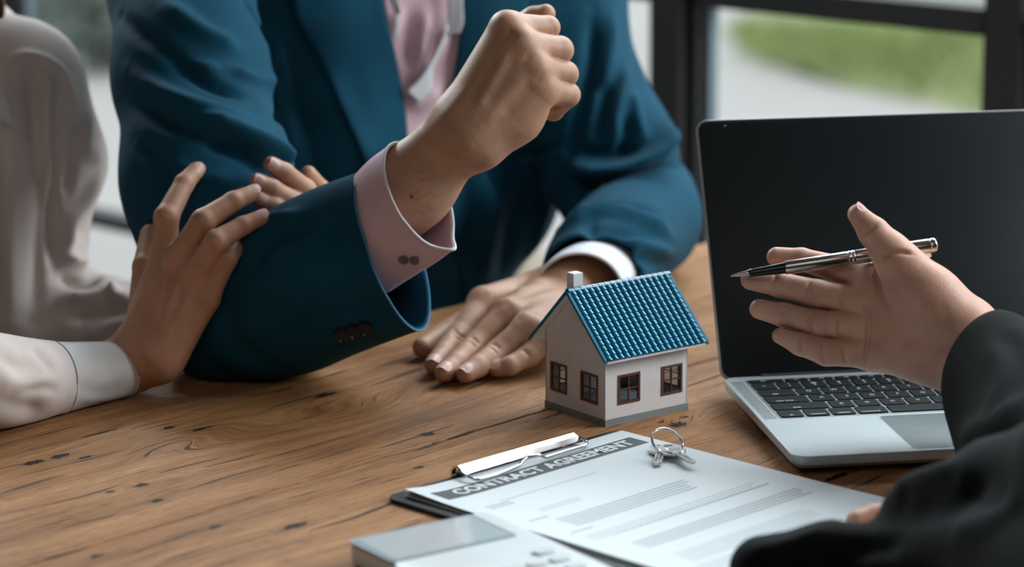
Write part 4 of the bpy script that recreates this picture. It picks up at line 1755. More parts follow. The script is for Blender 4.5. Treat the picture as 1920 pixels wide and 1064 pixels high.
suit_lines = [
    # right upper arm: slanting creases and the fold over the elbow
    ([(225, 30), (300, 90), (380, 150), (470, 185)], -7, 9), ([(240, 130), (310, 175), (390, 205), (490, 235)], 5, 10), ([(250, 190), (330, 235), (420, 250)], -6, 9),
    ([(360, 222), (440, 250), (515, 285), (530, 320)], 11, 12), ([(380, 262), (450, 290), (505, 325)], -7, 9), ([(300, 300), (370, 330), (440, 335)], 4, 12), ([(255, 260), (300, 300), (330, 380)], -5, 12),
    ([(300, 0), (380, 60), (450, 90)], 5, 12), ([(455, -10), (495, 60), (515, 140), (522, 250)], -6, 7), ([(430, 130), (480, 150), (515, 150)], 4, 8), ([(262, 60), (340, 120), (420, 130)], 4, 9),
    # chest and skirt of the jacket
    ([(540, 130), (600, 260), (640, 380)], -5, 18), ([(500, 60), (540, 180), (560, 300)], 7, 22), ([(600, 120), (650, 240), (690, 320)], 6, 20),
    ([(960, 300), (1010, 290), (1060, 265)], -4, 5), ([(965, 305), (1015, 300), (1060, 275)], 3, 6), ([(870, 300), (880, 420), (900, 540)], -7, 12), ([(930, 340), (915, 430), (905, 520)], 8, 16),
    ([(1000, 330), (960, 440), (940, 520)], -5, 14), ([(1040, 330), (1010, 420), (985, 500)], 5, 12), ([(1115, 20), (1110, 120), (1085, 220), (1060, 330)], -7, 9),
    # left upper arm
    ([(1150, 20), (1140, 120), (1110, 220)], 5, 9), ([(1175, 120), (1160, 200), (1150, 270)], 6, 9), ([(1185, 170), (1195, 220), (1205, 265)], 4, 7), ([(1130, 150), (1130, 210), (1125, 270)], -6, 9), ([(1172, 210), (1172, 260), (1168, 290)], -5, 7),
    ([(1065, 305), (1120, 318), (1180, 312), (1230, 280), (1250, 235)], 19, 11), ([(1075, 340), (1130, 350), (1195, 350), (1250, 330)], -13, 10),
    ([(1080, 285), (1140, 290), (1200, 275)], -10, 9), ([(1070, 400), (1120, 365), (1180, 362), (1240, 385)], 8, 9), ([(1085, 385), (1150, 400), (1210, 400)], -7, 9), ([(1110, 420), (1180, 405), (1250, 440)], 6, 9),
]
suit_lines = [(p_, a_ * 1.45, w_ * 0.72) for p_, a_, w_ in suit_lines]
V, F = soft_part('x', Suit(), 0.0034, None, None, suit_lines, rip=(0.0035, 38, 3))
rest_on_table(V, 0.0012)
jacket = put(np_mesh('jacket', V, F, M['suit'], None), man)
jt = bvh(V, F)

# --- right sleeve (forearm), open at the wrist
g1 = loft_grid([(395, 600, 2.145, -40, -85, .045), (450, 590, 2.118, -48, -120, .058), (530, 552, 2.098, -50, -148, .060), (620, 512, 2.075, -52, -150, .054), (700, 482, 2.054, -53, -150, .038), (737, 470, 2.044, -53.5, -150, .033)], 96, 12)
rest_on_table(g1.reshape(-1, 3), 0.0035)
nr = g1.shape[0]
sl_lines = [([(445, 470), (490, 425), (560, 400)], 6, 7), ([(460, 520), (510, 450), (590, 420)], -5, 8), ([(480, 560), (550, 520), (640, 500)], 3, 12), ([(540, 620), (620, 590), (720, 570)], -3, 12),
            ([(600, 400), (640, 440), (700, 470)], -3, 14), ([(420, 560), (440, 640), (500, 690)], -4, 12)]
sl_lines = [(p_, a_ * 1.2, w_ * 0.8) for p_, a_, w_ in sl_lines]
sleeve, sv, sf = shell('sleeve', g1, M['suit'], None, 0.0022, sl_lines, rip=(0.0016, 55, 8))
put(sleeve, man)
put(edge_piping('sleeve_hem', sv.reshape(nr, -1, 3), nr - 1, M['suit_edge'], None, 0.0009), man)
# vent edge near the buttons and the buttons
tsl = bvh(sv, sf)
for px, py in ((640, 640), (662, 634), (684, 628)):
    button_on(tsl, px, py - 14, .0062, 'sleeve_button', M['dark_button'], man)

# --- pink cuff of the right arm
g2 = loft_grid([(690, 446, 2.058, -34, -104, .031), (735, 408, 2.042, -40, -108, .030), (765, 385, 2.030, -46, -104, .0285), (785, 366, 2.020, -49, -96, .0275)], 96, 8)
# pull the lower front corner out into the unbuttoned point
nv_, nu_ = g2.shape[:2]
for i in range(nv_):
    for j in range(nu_):
        pxy = toPx(g2[i, j][None])[0]
        th_ = j / nu_ * 2 * math.pi
        w_ = math.exp(-((th_ - math.pi) / 0.30) ** 2) * (i / (nv_ - 1)) ** 2
        g2[i, j] = g2[i, j] + w_ * (V3(P(858, 462, 2.005)) - V3(P(838, 455, 2.015))) * 0.9
cuff, cv, cf = shell('shirt_cuff', g2, M['pink'], None, 0.0016, [([(735, 330), (760, 420), (800, 470)], -0.8, 3)], rip=(0.0008, 70, 5))
put(cuff, man)
put(edge_piping('cuff_edge', cv.reshape(nv_, -1, 3), nv_ - 1, M['white_cotton'], None, 0.0011), man)
tcf = bvh(cv, cf)
for px, py in ((757, 486), (777, 487)):
    button_on(tcf, px, py, .0037, 'cuff_button', M['button'], man)

# --- left sleeve (forearm) on the table and its white cuff
g3 = loft_grid([(1215, 385, 2.50, -70, -50, .050), (1215, 415, 2.45, -88, -46, .052), (1180, 440, 2.39, -104, -30, .047), (1140, 478, 2.32, -104, -16, .043), (1108, 520, 2.262, -97, -4, .040)], 96, 10)
for i in range(g3.shape[0]):
    g3[i, :, 2] = np.maximum(g3[i, :, 2], TZ + 0.0025)
ll = [([(1050, 430), (1120, 400), (1200, 415), (1260, 445)], 5, 8), ([(1060, 455), (1130, 430), (1220, 450)], -4, 8), ([(1120, 470), (1190, 460), (1260, 480)], 4, 9), ([(1085, 400), (1150, 385), (1230, 400)], -5, 7), ([(1160, 500), (1200, 480), (1260, 500)], -3, 8)]
ll = [(p_, a_ * 2.3, w_ * 0.8) for p_, a_, w_ in ll]
s3, v3, f3_ = shell('sleeve', g3, M['suit'], None, 0.0022, ll, rip=(0.0022, 50, 12))
put(s3, man)
g4 = loft_grid([(1125, 508, 2.285, -78, -5, .029), (1098, 535, 2.243, -84, -2, .034), (1086, 549, 2.222, -83, 0, .034)], 80, 8)
for i in range(g4.shape[0]):
    g4[i, :, 2] = np.maximum(g4[i, :, 2], TZ + 0.0015)
s4, _, _ = shell('shirt_cuff', g4, M['white_cotton'], None, 0.0018, rip=(0.0005, 70, 2))
s4['label'] = 'white shirt cuff at the wrist of the flat hand'
put(s4, man)

# --- shirt front, collar and lapels lying on the jacket body
sh, shv, _ = strip_on('shirt_front', jt, [(690, -230), (700, -60), (715, -20), (728, 60), (745, 130), (760, 220), (768, 290)], [(900, -230), (900, -60), (885, -10), (870, 60), (855, 130), (830, 210), (780, 290)], 0.006, 0.001, M['pink'], None, 24, 8,
                      lines=[([(800, 10), (790, 90), (775, 170)], 5, 6), ([(770, 20), (765, 80), (772, 140)], -4, 7), ([(834, 45), (826, 90), (800, 130), (780, 172)], 6, 4), ([(790, 60), (775, 120), (770, 150)], 3, 8), ([(765, 180), (790, 190), (820, 165)], 8, 9), ([(750, 20), (742, 60)], 4, 4)])
put(sh, man)
st2, _, _ = strip_on('placket', jt, [(838, 46), (832, 70), (818, 100), (806, 122), (786, 150), (764, 172)], [(842, 50), (836, 74), (824, 104), (812, 130), (808, 168), (784, 192)], (0.019, 0.015), 0.0012, M['white_cotton'], None, 6, 6)
put(st2, man)
col, _, _ = strip_on('collar', jt, [(830, -240), (835, -60), (837, -20), (840, 30), (838, 68)], [(885, -240), (872, -60), (868, -10), (869, 40), (862, 62)], (0.016, 0.022), 0.0016, M['white_cotton'], None, 8, 6)
put(col, man)
col, _, _ = strip_on('collar', jt, [(690, -240), (718, -60), (722, -20), (736, 14), (744, 26)], [(735, -240), (742, -60), (744, -14), (750, 12), (752, 26)], (0.013, 0.017), 0.0016, M['white_cotton'], None, 6, 6)
put(col, man)
neck_c, _, _ = strip_on('placket', jt, [(742, 20), (740, 45), (738, 70)], [(752, 22), (750, 46), (746, 72)], 0.013, 0.001, M['white_cotton'], None, 4, 6)
put(neck_c, man)
lp, _, _ = strip_on('lapel', jt, [(600, -230), (545, -60), (552, 10), (558, 34), (600, 110), (640, 200), (668, 262), (700, 340), (740, 430)], [(705, -230), (712, -60), (717, -10), (727, 40), (741, 100), (757, 180), (764, 250), (770, 330), (772, 420)], (0.017, 0.012), 0.0022, M['suit'], None, 18, 6, bulge=0.007)
put(lp, man)
lp, _, _ = strip_on('lapel', jt, [(880, -230), (868, -60), (866, 0), (862, 70), (850, 150), (838, 200), (800, 290), (786, 400)], [(960, -230), (1000, -60), (990, 0), (975, 80), (950, 170), (920, 260), (880, 350), (850, 420)], (0.012, 0.010), 0.0022, M['suit'], None, 16, 6, bulge=0.006)
put(lp, man)
fr, _, _ = strip_on('jacket_front', jt, [(770, 300), (790, 380), (850, 450), (868, 520), (866, 560)], [(900, 300), (935, 380), (940, 440), (935, 520), (925, 560)], (0.004, 0.010), 0.002, M['suit'], None, 14, 6, bulge=0.006)
put(fr, man)
# trousers, thighs under the table
tr_ = Soft(0.03)
tr_.limb([Q(900, 560, 2.72), Q(1010, 500, 2.50), Q(1015, 520, 2.40)], mm(80, 60, 40))
thigh = Soft(0.03)
thigh.limb([V3((-0.10, 2.85, .47)), V3((-0.16, 2.45, .50)), V3((-0.17, 2.40, .08))], mm(95, 70, 50))
thigh.limb([V3((0.12, 2.85, .47)), V3((0.04, 2.50, .50)), V3((0.04, 2.46, .08))], mm(95, 70, 50))
thigh.limb([V3((-0.10, 2.85, .47)), V3((0.12, 2.85, .47))], mm(110, 110))
thigh.limb([V3((0.0, 2.85, .47)), V3((-0.09, 2.75, .70))], mm(110, 110))
o, _, _ = soft_part('trousers', thigh, 0.008, M['beige'], None)
put(o, man)
for sx in (-0.165, 0.04):
    sh_ = Soft(0.02)
    sh_.limb([V3((sx, 2.46, .045)), V3((sx, 2.26, .035))], mm(42, 34))
    o, V_, F_ = soft_part('shoe', sh_, 0.007, M['black_suit'], None)
    put(o, man)
# wooden chair he sits on
chair = empty('wooden_chair', (0.0, 2.84, 0), -.2)
tag(chair, 'chair under the man in the blue suit, behind the table', 'chair')
MB().box(-.20, .20, -.18, .18, .30, .34).build('seat', wood, chair)
for x in (-.18, .18):
    for y in (-.16, .16):
        MB().box(x - .018, x + .018, y - .018, y + .018, 0, .30).build('leg', wood, chair)

# ================================================================== the woman in the cream blouse
wom = empty('person', (-0.55, 2.35, 0))
tag(wom, 'woman in a cream blouse at the left, holding the man\'s elbow with both hands', 'person')
hc = Soft(0.011)
hc.limb([Q(60, 712, 2.010), Q(170, 702, 2.045), Q(243, 685, 2.058), Q(262, 662, 2.058)], mm(20, 20, 19.5, 20), (V3(TOCAM), 0.9))
hc.limb([Q(268, 640, 2.058), Q(309, 484, 2.062)], mm(17, 11))
hc.limb([Q(280, 648, 2.052), Q(334, 494, 2.050)], mm(18, 11))
hc.limb([Q(292, 662, 2.050), Q(362, 524, 2.044)], mm(18, 10.5))
hc.limb([Q(300, 672, 2.054), Q(386, 562, 2.046)], mm(18, 10))
cidx = [Q(309, 478, 2.062), Q(312, 408, 2.058), Q(345, 345, 2.078), Q(367, 320, 2.090)]
cmid = [Q(334, 488, 2.048), Q(381, 415, 2.036), Q(437, 378, 2.050), Q(474, 362, 2.062)]
crin = [Q(362, 518, 2.042), Q(405, 453, 2.028), Q(455, 424, 2.040), Q(490, 408, 2.048)]
cpin = [Q(386, 560, 2.044), Q(424, 486, 2.040), Q(446, 458, 2.060)]
hc.digit(cidx, mm(10.5, 9.3, 7.6, 6.6), 0.006)
hc.digit(cmid, mm(10.5, 9.2, 7.4, 6.3), 0.006)
hc.digit(crin, mm(10, 8.8, 7.0, 5.9), 0.006)
hc.digit(cpin, mm(9.5, 8.2, 7.2), 0.006)
hc.digit([Q(268, 620, 2.068), Q(271, 500, 2.078), Q(282, 440, 2.10)], mm(13, 9.0, 8), 0.008)
hc_lines = [([(310, 500), (298, 560), (285, 620)], 0.8, 4), ([(338, 505), (318, 570), (298, 630)], 0.8, 4), ([(364, 535), (335, 590), (308, 640)], 0.7, 4), ([(322, 500), (310, 560)], -0.8, 4), ([(349, 520), (325, 580)], -0.8, 4),
            ([(375, 406), (387, 418)], -0.4, 1.6), ([(399, 444), (411, 456)], -0.4, 1.6), ([(305, 400), (322, 404)], -0.4, 1.6), ([(240, 650), (262, 690), (275, 720)], -0.6, 5), ([(372, 408), (392, 420)], 0.7, 4), ([(397, 446), (414, 458)], 0.7, 4)]
w1 = soft_part('x', hc, 0.0013, None, None, hc_lines)
hd_ = Soft(0.012)
da = [Q(612, 412, 2.150), Q(572, 356, 2.118), Q(534, 324, 2.100), Q(509, 309, 2.092)]
db = [Q(604, 425, 2.150), Q(556, 382, 2.106), Q(510, 354, 2.088), Q(483, 340, 2.082)]
dc_ = [Q(598, 440, 2.150), Q(552, 404, 2.104), Q(512, 385, 2.088), Q(489, 374, 2.082)]
dd = [Q(618, 405, 2.165), Q(600, 355, 2.150), Q(578, 326, 2.135)]
hd_.limb([Q(610, 430, 2.165), Q(600, 470, 2.22), Q(480, 550, 2.27), Q(330, 595, 2.29), Q(180, 605, 2.31)], mm(15, 19, 19, 20, 22))
hd_.digit(da, mm(8.6, 8.4, 7.3, 6.4))
hd_.digit(db, mm(8.6, 8.4, 7.3, 6.4))
hd_.digit(dc_, mm(8.4, 8.0, 7.0, 6.0))
hd_.digit(dd, mm(8.6, 7.6, 6.4))
w2 = soft_part('x', hd_, 0.0015, None, None)
tw_ = Soft(0.05)
tw_.limb([Q(-170, 620, 2.45), Q(-150, 160, 2.38)], mm(95, 90))
tw_.limb([Q(-150, 60, 2.36), Q(-140, -160, 2.36)], mm(45, 45))
tw_.limb([Q(30, 165, 2.30), Q(70, 300, 2.31), Q(60, 460, 2.32), Q(50, 600, 2.32), Q(180, 605, 2.31)], mm(34, 30, 24, 24, 20))
tw_.limb([Q(-330, 200, 2.30), Q(-420, 500, 2.10), Q(-150, 700, 1.97), Q(60, 712, 2.010)], mm(45, 36, 27, 18))
w3 = soft_part('x', tw_, 0.008, None, None)
hw_, eyes_w, hair_w = head_shape(V3((-0.50, 2.33, TZ + 0.445)), V3((.85, -.15, -.2)), V3(Q(-145, 0, 2.36)), 0.95, True)
V, F = join_vf([w1, w2, w3, hw_])
rest_on_table(V, 0.0035)
put(np_mesh('body', V, F, M['skin_w'], None), wom)
for q, r_, up in ((cmid, 6.3, (-.2, -.75, .8)), (crin, 5.9, (-.2, -.7, .8)), (cidx, 6.6, (.75, -.7, .3)), (da, 6.4, (-.25, -.85, .5)), (db, 6.4, (-.25, -.85, .5)), (dc_, 6.0, (-.25, -.85, .5))):
    put(nail(q[-2], q[-1], r_ / 1000, V3(up), None, 0.011), wom)
head_parts(wom, eyes_w, hair_w)
# blouse: body and far sleeve
bl_ = Soft(0.03)
bl_.limb([Q(-190, 640, 2.47), Q(-150, 300, 2.40), Q(-140, 190, 2.38)], mm(125, 118, 105))
bl_.limb([Q(-120, 130, 2.36), Q(28, 170, 2.32)], mm(62, 56))
bl_.limb([Q(28, 168, 2.32), Q(72, 300, 2.31), Q(50, 460, 2.32), Q(40, 600, 2.32)], mm(54, 50, 43, 44))
bl_.limb([Q(-130, 120, 2.36), Q(-330, 190, 2.30), Q(-430, 500, 2.10), Q(-370, 640, 1.985)], mm(65, 60, 55, 52))
bl2 = Soft(0.02)
bl2.limb([Q(60, 590, 2.32), Q(180, 605, 2.31), Q(330, 595, 2.29), Q(480, 550, 2.27)], mm(46, 36, 32, 30))


class Blouse:
    def __call__(s, p):
        return _smin(bl_(p), bl2(p), 0.02)

    def bounds(s):
        a = [q.bounds() for q in (bl_, bl2)]
        return np.min([q[0] for q in a], 0), np.max([q[1] for q in a], 0)


bl_lines = [([(20, 110), (60, 105), (110, 130), (140, 190)], 4, 6), ([(60, 130), (70, 250), (75, 400), (60, 600)], -7, 10), ([(20, 130), (25, 260), (22, 420), (20, 600)], 7, 12), ([(110, 170), (105, 300), (100, 420), (105, 520)], -8, 9),
            ([(90, 130), (88, 250), (86, 380)], 5, 8), ([(195, 298), (160, 370), (130, 420), (125, 480)], 8, 8), ([(190, 330), (165, 400), (150, 450)], -6, 8), ([(150, 220), (135, 300), (125, 380)], -6, 7), ([(165, 200), (160, 280), (190, 300)], 5, 8),
            ([(120, 480), (160, 500), (195, 470)], 9, 7), ([(110, 520), (160, 530), (205, 500)], -8, 7), ([(120, 560), (180, 560), (235, 545)], 7, 7), ([(130, 600), (190, 590), (245, 570)], -7, 7), ([(150, 640), (200, 610), (250, 600)], 5, 7), ([(205, 540), (225, 560), (245, 552)], 6, 6)]
bl_lines = [(p_, a_ * 1.3, w_ * 0.7) for p_, a_, w_ in bl_lines]
V, F = soft_part('x', Blouse(), 0.0033, None, None, bl_lines, rip=(0.003, 42, 21))
put(np_mesh('blouse', V, F, M['blouse'], None), wom)
bt_ = bvh(V, F)
cl_, _, _ = strip_on('collar', bt_, [(-60, 60), (-40, 120), (-20, 190), (0, 228)], [(-10, 130), (0, 165), (14, 205), (26, 232)], (0.012, 0.014), 0.0015, M['blouse_cuff'], None, 8, 6)
put(cl_, wom)
# near sleeve with buttoned cuff, resting on the table
g5 = loft_grid([(-380, 640, 1.98, 10, 130, .055), (-200, 690, 1.955, 5, 112, .050), (-60, 712, 1.962, 4, 98, .042), (20, 716, 1.985, 6, 88, .036), (75, 712, 2.008, 8, 74, .031), (98, 711, 2.017, 10, 70, .029)], 96, 10)
for i in range(g5.shape[0]):
    g5[i, :, 2] = np.maximum(g5[i, :, 2], TZ + 0.002)
s5, v5, f5 = shell('sleeve', g5, M['blouse'], None, 0.0012, [([(0, 660), (30, 690), (80, 680)], -3, 7), ([(0, 690), (40, 720), (100, 705)], 2, 6), ([(40, 735), (80, 728), (108, 735)], -2, 4), ([(0, 745), (40, 760), (80, 780)], -5, 9), ([(0, 700), (20, 740), (60, 760)], 3, 8), ([(60, 650), (85, 680), (100, 700)], -2, 5)], rip=(0.0022, 70, 31))
put(s5, wom)
g6 = loft_grid([(92, 711, 2.014, 10, 71, .030), (130, 706, 2.026, 11, 64, .028), (180, 699, 2.042, 12, 57, .026), (226, 693, 2.056, 14, 50.5, .0245)], 96, 10)
for i in range(g6.shape[0]):
    g6[i, :, 2] = np.maximum(g6[i, :, 2], TZ + 0.001)
s6, v6, f6 = shell('blouse_cuff', g6, M['blouse_cuff'], None, 0.0018, [([(150, 665), (190, 680), (240, 672)], -0.8, 5), ([(130, 720), (180, 735), (240, 720)], -0.8, 5), ([(150, 750), (200, 748), (240, 738)], 0.8, 4)], rip=(0.0008, 70, 33))
put(s6, wom)
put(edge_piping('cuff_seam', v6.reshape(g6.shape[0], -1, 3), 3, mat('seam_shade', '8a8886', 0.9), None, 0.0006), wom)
put(edge_piping('cuff_edge', v6.reshape(g6.shape[0], -1, 3), g6.shape[0] - 1, M['blouse_cuff'], None, 0.0009), wom)
# hair
hr = MB()
for k in range(14):
    a = rng.uniform(-1, 1)
    tube(hr, smooth_path([Q(-60 + 8 * a, -160, 2.36), Q(-22 + 9 * a, -70, 2.32), Q(-2 + 5 * a, -10, 2.29), Q(1 + 3 * a, 34, 2.28)], 5), [.0022] * 15 + [.0008], 5)
put(hr.build('hair', M['hair'], None, smooth=True), wom)
# skirt and legs under the table, stool
sk = Soft(0.03)
sk.limb([V3((-.62, 2.45, .50)), V3((-.40, 2.15, .50)), V3((-.40, 2.12, .08))], mm(95, 68, 42))
sk.limb([V3((-.80, 2.40, .50)), V3((-.60, 2.02, .50)), V3((-.60, 1.99, .08))], mm(95, 68, 42))
sk.limb([V3((-.70, 2.45, .50)), V3((-.62, 2.42, .78))], mm(110, 105))
o, _, _ = soft_part('trousers', sk, 0.009, M['beige'], None)
put(o, wom)
stool = empty('wooden_chair', (-.70, 2.45, 0), .4)
tag(stool, 'chair under the woman in the cream blouse, behind the left end of the table', 'chair')
MB().box(-.20, .20, -.18, .18, .30, .34).build('seat', wood, stool)
for x in (-.18, .18):
    for y in (-.16, .16):
        MB().box(x - .018, x + .018, y - .018, y + .018, 0, .30).build('leg', wood, stool)

# ================================================================== the agent in the black suit
ag = empty('person', (0.75, 1.15, 0))
tag(ag, 'person in a black suit holding a pen in an open palm', 'person')
he = Soft(0.014)
wE = Q(1808, 652, 1.872)
he.limb([Q(2000, 800, 1.78), Q(1880, 712, 1.842), wE], mm(34, 30, 26.5))
he.limb([Q(1802, 625, 1.872), Q(1640, 527, 1.898)], mm(22, 12))
he.limb([Q(1800, 640, 1.880), Q(1636, 572, 1.898)], mm(21, 12.5))
he.limb([Q(1800, 660, 1.882), Q(1640, 617, 1.896)], mm(21, 12.3))
he.limb([Q(1798, 676, 1.876), Q(1735, 662, 1.880), Q(1642, 664, 1.893)], mm(20.5, 17.5, 12))
he.limb([Q(1800, 620, 1.868), Q(1742, 560, 1.866), Q(1690, 500, 1.866)], mm(21, 19.5, 14.5))
ei = [Q(1640, 525, 1.898), Q(1565, 503, 1.911), Q(1503, 487, 1.918), Q(1456, 482, 1.920)]
em_ = [Q(1636, 570, 1.896), Q(1533, 551, 1.900), Q(1462, 534, 1.902), Q(1408, 525, 1.902)]
er = [Q(1640, 617, 1.894), Q(1535, 608, 1.895), Q(1470, 591, 1.897), Q(1424, 580, 1.898)]
ep = [Q(1642, 664, 1.891), Q(1550, 662, 1.890), Q(1500, 646, 1.890), Q(1463, 630, 1.890)]
he.digit(ei, mm(11, 9.3, 8.0, 7.0), 0.008)
he.digit(em_, mm(11, 9.7, 8.7, 7.2), 0.008)
he.digit(er, mm(10.8, 9.3, 8.3, 7.0), 0.008)
he.digit(ep, mm(10.2, 9.0, 7.6, 5.7), 0.008)
et = [Q(1695, 505, 1.868), Q(1668, 470, 1.868), Q(1638, 436, 1.866), Q(1608, 402, 1.866)]
he.digit(et, mm(15.5, 13.2, 10.4, 6.9), 0.008)
he_lines = [([(1638, 505), (1644, 530), (1652, 560), (1672, 590)], -0.9, 1.8), ([(1620, 563), (1629, 600), (1626, 640), (1624, 687)], -0.9, 1.8), ([(1648, 490), (1660, 478), (1690, 473), (1712, 476)], -0.9, 2.0),
            ([(1765, 560), (1775, 610), (1780, 660), (1780, 700)], -0.5, 4), ([(1581, 538), (1579, 560), (1581, 585)], -0.6, 1.5), ([(1577, 592), (1573, 615), (1579, 640)], -0.6, 1.5), ([(1582, 648), (1584, 670), (1592, 692)], -0.6, 1.5),
            ([(1520, 525), (1515, 545), (1517, 565)], -0.6, 1.5), ([(1456, 512), (1453, 530), (1456, 550)], -0.5, 1.5), ([(1522, 583), (1518, 605), (1520, 628)], -0.6, 1.5), ([(1472, 575), (1468, 592), (1472, 610)], -0.5, 1.5),
            ([(1545, 638), (1543, 660), (1546, 682)], -0.6, 1.5), ([(1506, 628), (1503, 645), (1506, 664)], -0.5, 1.5), ([(1625, 470), (1612, 455)], -0.4, 2), ([(1616, 440), (1630, 432), (1645, 420)], -0.4, 1.6),
            ([(1700, 620), (1740, 640), (1790, 655)], -0.8, 8), ([(1770, 600), (1790, 640), (1805, 700)], 0.6, 5), ([(1655, 505), (1680, 560), (1720, 600)], -0.9, 7)]
he_lines = [(p_, a_ * (2.6 if w_ < 3 else 1.3), w_ * (0.95 if w_ < 3 else 1)) for p_, a_, w_ in he_lines]
a1 = soft_part('x', he, 0.0010, None, None, he_lines)
# other hand resting on the contract, mostly under the sleeve
h2 = Soft(0.01)
fz = .0145
h2.limb([T(1760, 985, .028), T(1850, 1010, .04), T(2000, 1060, .06)], mm(17, 24, 30))
h2.digit([T(1740, 975, .024), T(1690, 962, .019), T(1640, 970, .0175), T(1606, 977, .0170)], mm(10, 8.6, 7.6, 6.6))
h2.digit([T(1745, 990, .022), T(1700, 985, .019), T(1660, 995, .0170), T(1640, 1003, .0165)], mm(10, 8.6, 7.6, 6.8))
h2.digit([T(1750, 1005, .022), T(1715, 1005, .019), T(1680, 1018, .0170), T(1662, 1025, .0165)], mm(10, 8.6, 7.4, 6.6))
a2 = soft_part('x', h2, 0.0018, None, None)
ta_ = Soft(0.05)
ta_.limb([Q(2000, 800, 1.78), Q(2300, 1150, 1.45), V3((.86, 1.02, 1.16))], mm(34, 42, 50))
ta_.limb([T(2000, 1060, .06), Q(2200, 1200, 1.40), V3((.56, 1.16, 1.14))], mm(30, 40, 48))
ta_.limb([V3((.72, 1.00, 1.10)), V3((.76, .94, .60))], mm(110, 115))
ta_.limb([V3((.56, 1.12, 1.14)), V3((.86, 1.02, 1.14))], mm(52, 52))
a3 = soft_part('x', ta_, 0.009, None, None)
ha_, eyes_a, hair_a = head_shape(V3((.69, 1.08, TZ + .655)), V3((-.75, .65, -.25)), V3((.72, 1.02, 1.20)))
V, F = join_vf([a1, a2, a3, ha_])
head_parts(ag, eyes_a, hair_a)
rest_on_table(V, 0.0035)
put(np_mesh('body', V, F, M['skin_a'], None), ag)
put(nail(et[2], et[3], .0069, V3((.8, -.15, .45)), None, 0.0125), ag)
# black jacket: far sleeve open at the wrist, near sleeve and body
g7 = loft_grid([(1850, 700, 1.838, 42, -114, .033), (1868, 722, 1.825, 48, -128, .037), (1908, 780, 1.790, 66, -150, .044), (1968, 855, 1.74, 85, -176, .053), (2080, 980, 1.64, 95, -195, .060), (2300, 1150, 1.45, 110, -200, .060)], 96, 10)
rest_on_table(g7.reshape(-1, 3), 0.0035)
s7, _, _ = shell('sleeve', g7, M['black_suit'], None, 0.0022, [([(1850, 640), (1880, 700), (1850, 790)], 3, 9), ([(1880, 620), (1915, 680), (1900, 760)], -3, 10), ([(1800, 820), (1860, 800), (1920, 740)], 5, 10), ([(1790, 860), (1860, 850), (1920, 800)], -5, 9)], rip=(0.003, 45, 51))
put(s7, ag)
bj = Soft(0.012)
bj.limb([Q(1436, 1072, 1.60), Q(1560, 1058, 1.60), Q(1650, 1078, 1.59), Q(1860, 1060, 1.56), Q(2200, 1200, 1.40)], mm(20, 23, 27, 45, 56))
bj.limb([Q(1726, 978, 1.60), Q(1850, 960, 1.58)], mm(25, 40))
bj.limb([Q(1870, 930, 1.60), Q(2100, 900, 1.50), Q(2500, 1000, 1.3)], mm(30, 55, 60))
bj.limb([Q(2200, 1200, 1.40), V3((.56, 1.16, 1.14))], mm(55, 62))
bj.limb([Q(2300, 1150, 1.45), V3((.86, 1.02, 1.16))], mm(62, 66))
bj.limb([V3((.56, 1.12, 1.16)), V3((.88, 1.00, 1.16))], mm(72, 72))
bj.limb([V3((.72, 1.00, 1.10)), V3((.76, .94, .58))], mm(135, 140))
bj_lines = [([(1400, 1040), (1480, 1020), (1560, 990)], 3, 6), ([(1520, 1064), (1600, 1030), (1700, 1020)], -5, 9), ([(1660, 930), (1720, 900), (1800, 880)], 5, 9), ([(1700, 960), (1780, 950), (1860, 900)], -5, 10), ([(1780, 1000), (1860, 980), (1920, 940)], 5, 12)]
V, F = soft_part('x', bj, 0.0036, None, None, bj_lines, rip=(0.003, 45, 55))
_q = V - np.array([G0.x, G0.y, 0])
_ly = -_q[:, 0] * math.sin(ang) + _q[:, 1] * math.cos(ang)
_m = (_ly > -0.955) & (V[:, 2] < TZ + 0.0095) & (V[:, 2] > TZ - 0.1)
V[_m, 2] = TZ + 0.0095
put(np_mesh('jacket', V, F, M['black_suit'], None), ag)
lg = Soft(0.03)
lg.limb([V3((.68, .92, .52)), V3((.50, 1.22, .54)), V3((.50, 1.24, .09))], mm(95, 68, 45))
lg.limb([V3((.86, .94, .52)), V3((.80, 1.28, .54)), V3((.80, 1.30, .09))], mm(95, 68, 45))
lg.limb([V3((.70, .92, .53)), V3((.84, .94, .53))], mm(110, 110))
o, _, _ = soft_part('trousers', lg, 0.009, M['black_suit'], None)
put(o, ag)
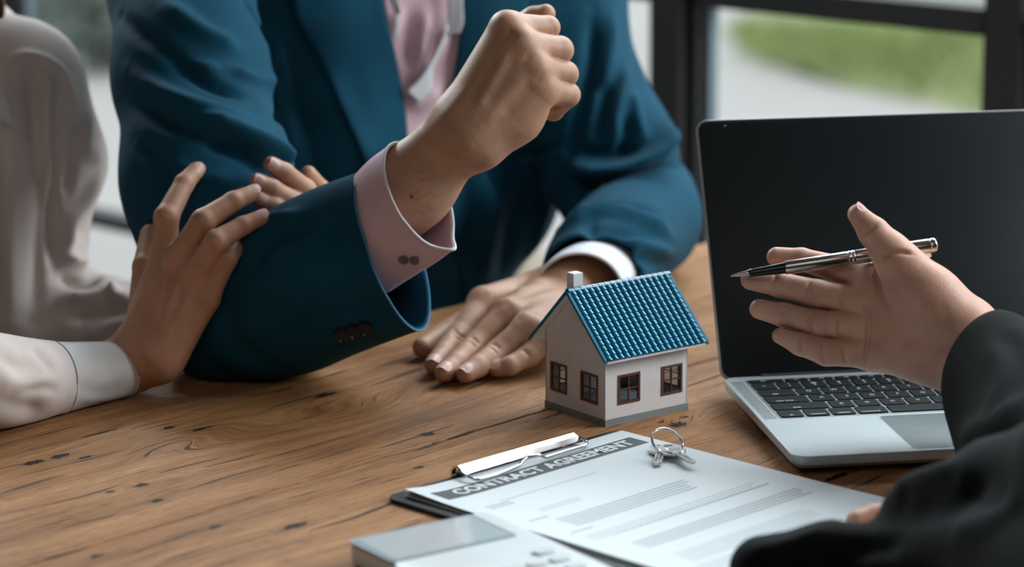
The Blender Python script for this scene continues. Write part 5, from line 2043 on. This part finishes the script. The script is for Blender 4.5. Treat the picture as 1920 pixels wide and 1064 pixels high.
for sx, sy in ((.50, 1.24), (.80, 1.30)):
    sh_ = Soft(0.02)
    sh_.limb([V3((sx, sy, .045)), V3((sx - .08, sy + .16, .035))], mm(42, 34))
    put(soft_part('shoe', sh_, 0.007, M['black_suit'], None)[0], ag)
seat3 = empty('wooden_chair', (.77, .88, 0), .35)
tag(seat3, 'chair under the person in the black suit, at the near side of the table', 'chair')
MB().box(-.20, .20, -.18, .18, .36, .40).build('seat', wood, seat3)
for x in (-.18, .18):
    for y in (-.16, .16):
        MB().box(x - .018, x + .018, y - .018, y + .018, 0, .36).build('leg', wood, seat3)

# ------------------------------------------------------------------ pen
pa_, pb_ = V3(P(1370, 518, 1.886)), V3(P(1757, 459, 1.893))
pd = pb_ - pa_
pl_ = np.linalg.norm(pd)
pen = bpy.data.objects.new('pen', None)
C.objects.link(pen)
pen.location = pa_
pen.rotation_euler = Vector(pd).to_track_quat('X', 'Z').to_euler()
tag(pen, 'slim steel ballpoint pen with black grip section, held between thumb and fingers', 'pen')


def turned(name, prof, m, parent, n=28, auto=35):
    return MB().rings([[(x, r_ * math.cos(a), r_ * math.sin(a)) for a in np.linspace(0, 2 * math.pi, n, endpoint=False)] for x, r_ in prof]).build(name, m, parent, auto=auto)


s = pl_
turned('nib', [(0, .0003), (.0008, .0007), (.004, .0011), (.007, .0017), (.0125, .0022)], M['pen_metal'], pen)
turned('grip', [(.0125, .0024), (.0135, .0030), (.0150, .0028), (.038, .0041)], M['pen_black'], pen)
turned('barrel', [(.038, .0045), (.0388, .0048), (.082, .0050), (.0825, .0048)], M['pen_metal'], pen)
turned('ring', [(.0825, .0046), (.083, .0051), (.0845, .0051), (.085, .0047), (.0855, .0051), (.087, .0051), (.0875, .0047)], M['chrome'], pen)
turned('cap', [(.0875, .0049), (.088, .0051), (s - .006, .0053), (s - .005, .0049), (s - .0045, .0053), (s - .002, .0053), (s - .0008, .0046), (s, .0030)], M['pen_metal'], pen)
cp_ = MB()
cp_.box(s - .047, s - .006, -.0014, .0014, -.0082, -.0070).box(s - .012, s - .005, -.0016, .0016, -.0076, -.0045)
cp_.box(s - .048, s - .043, -.0016, .0016, -.0074, -.0056)
cp_.build('clip', M['chrome'], pen)
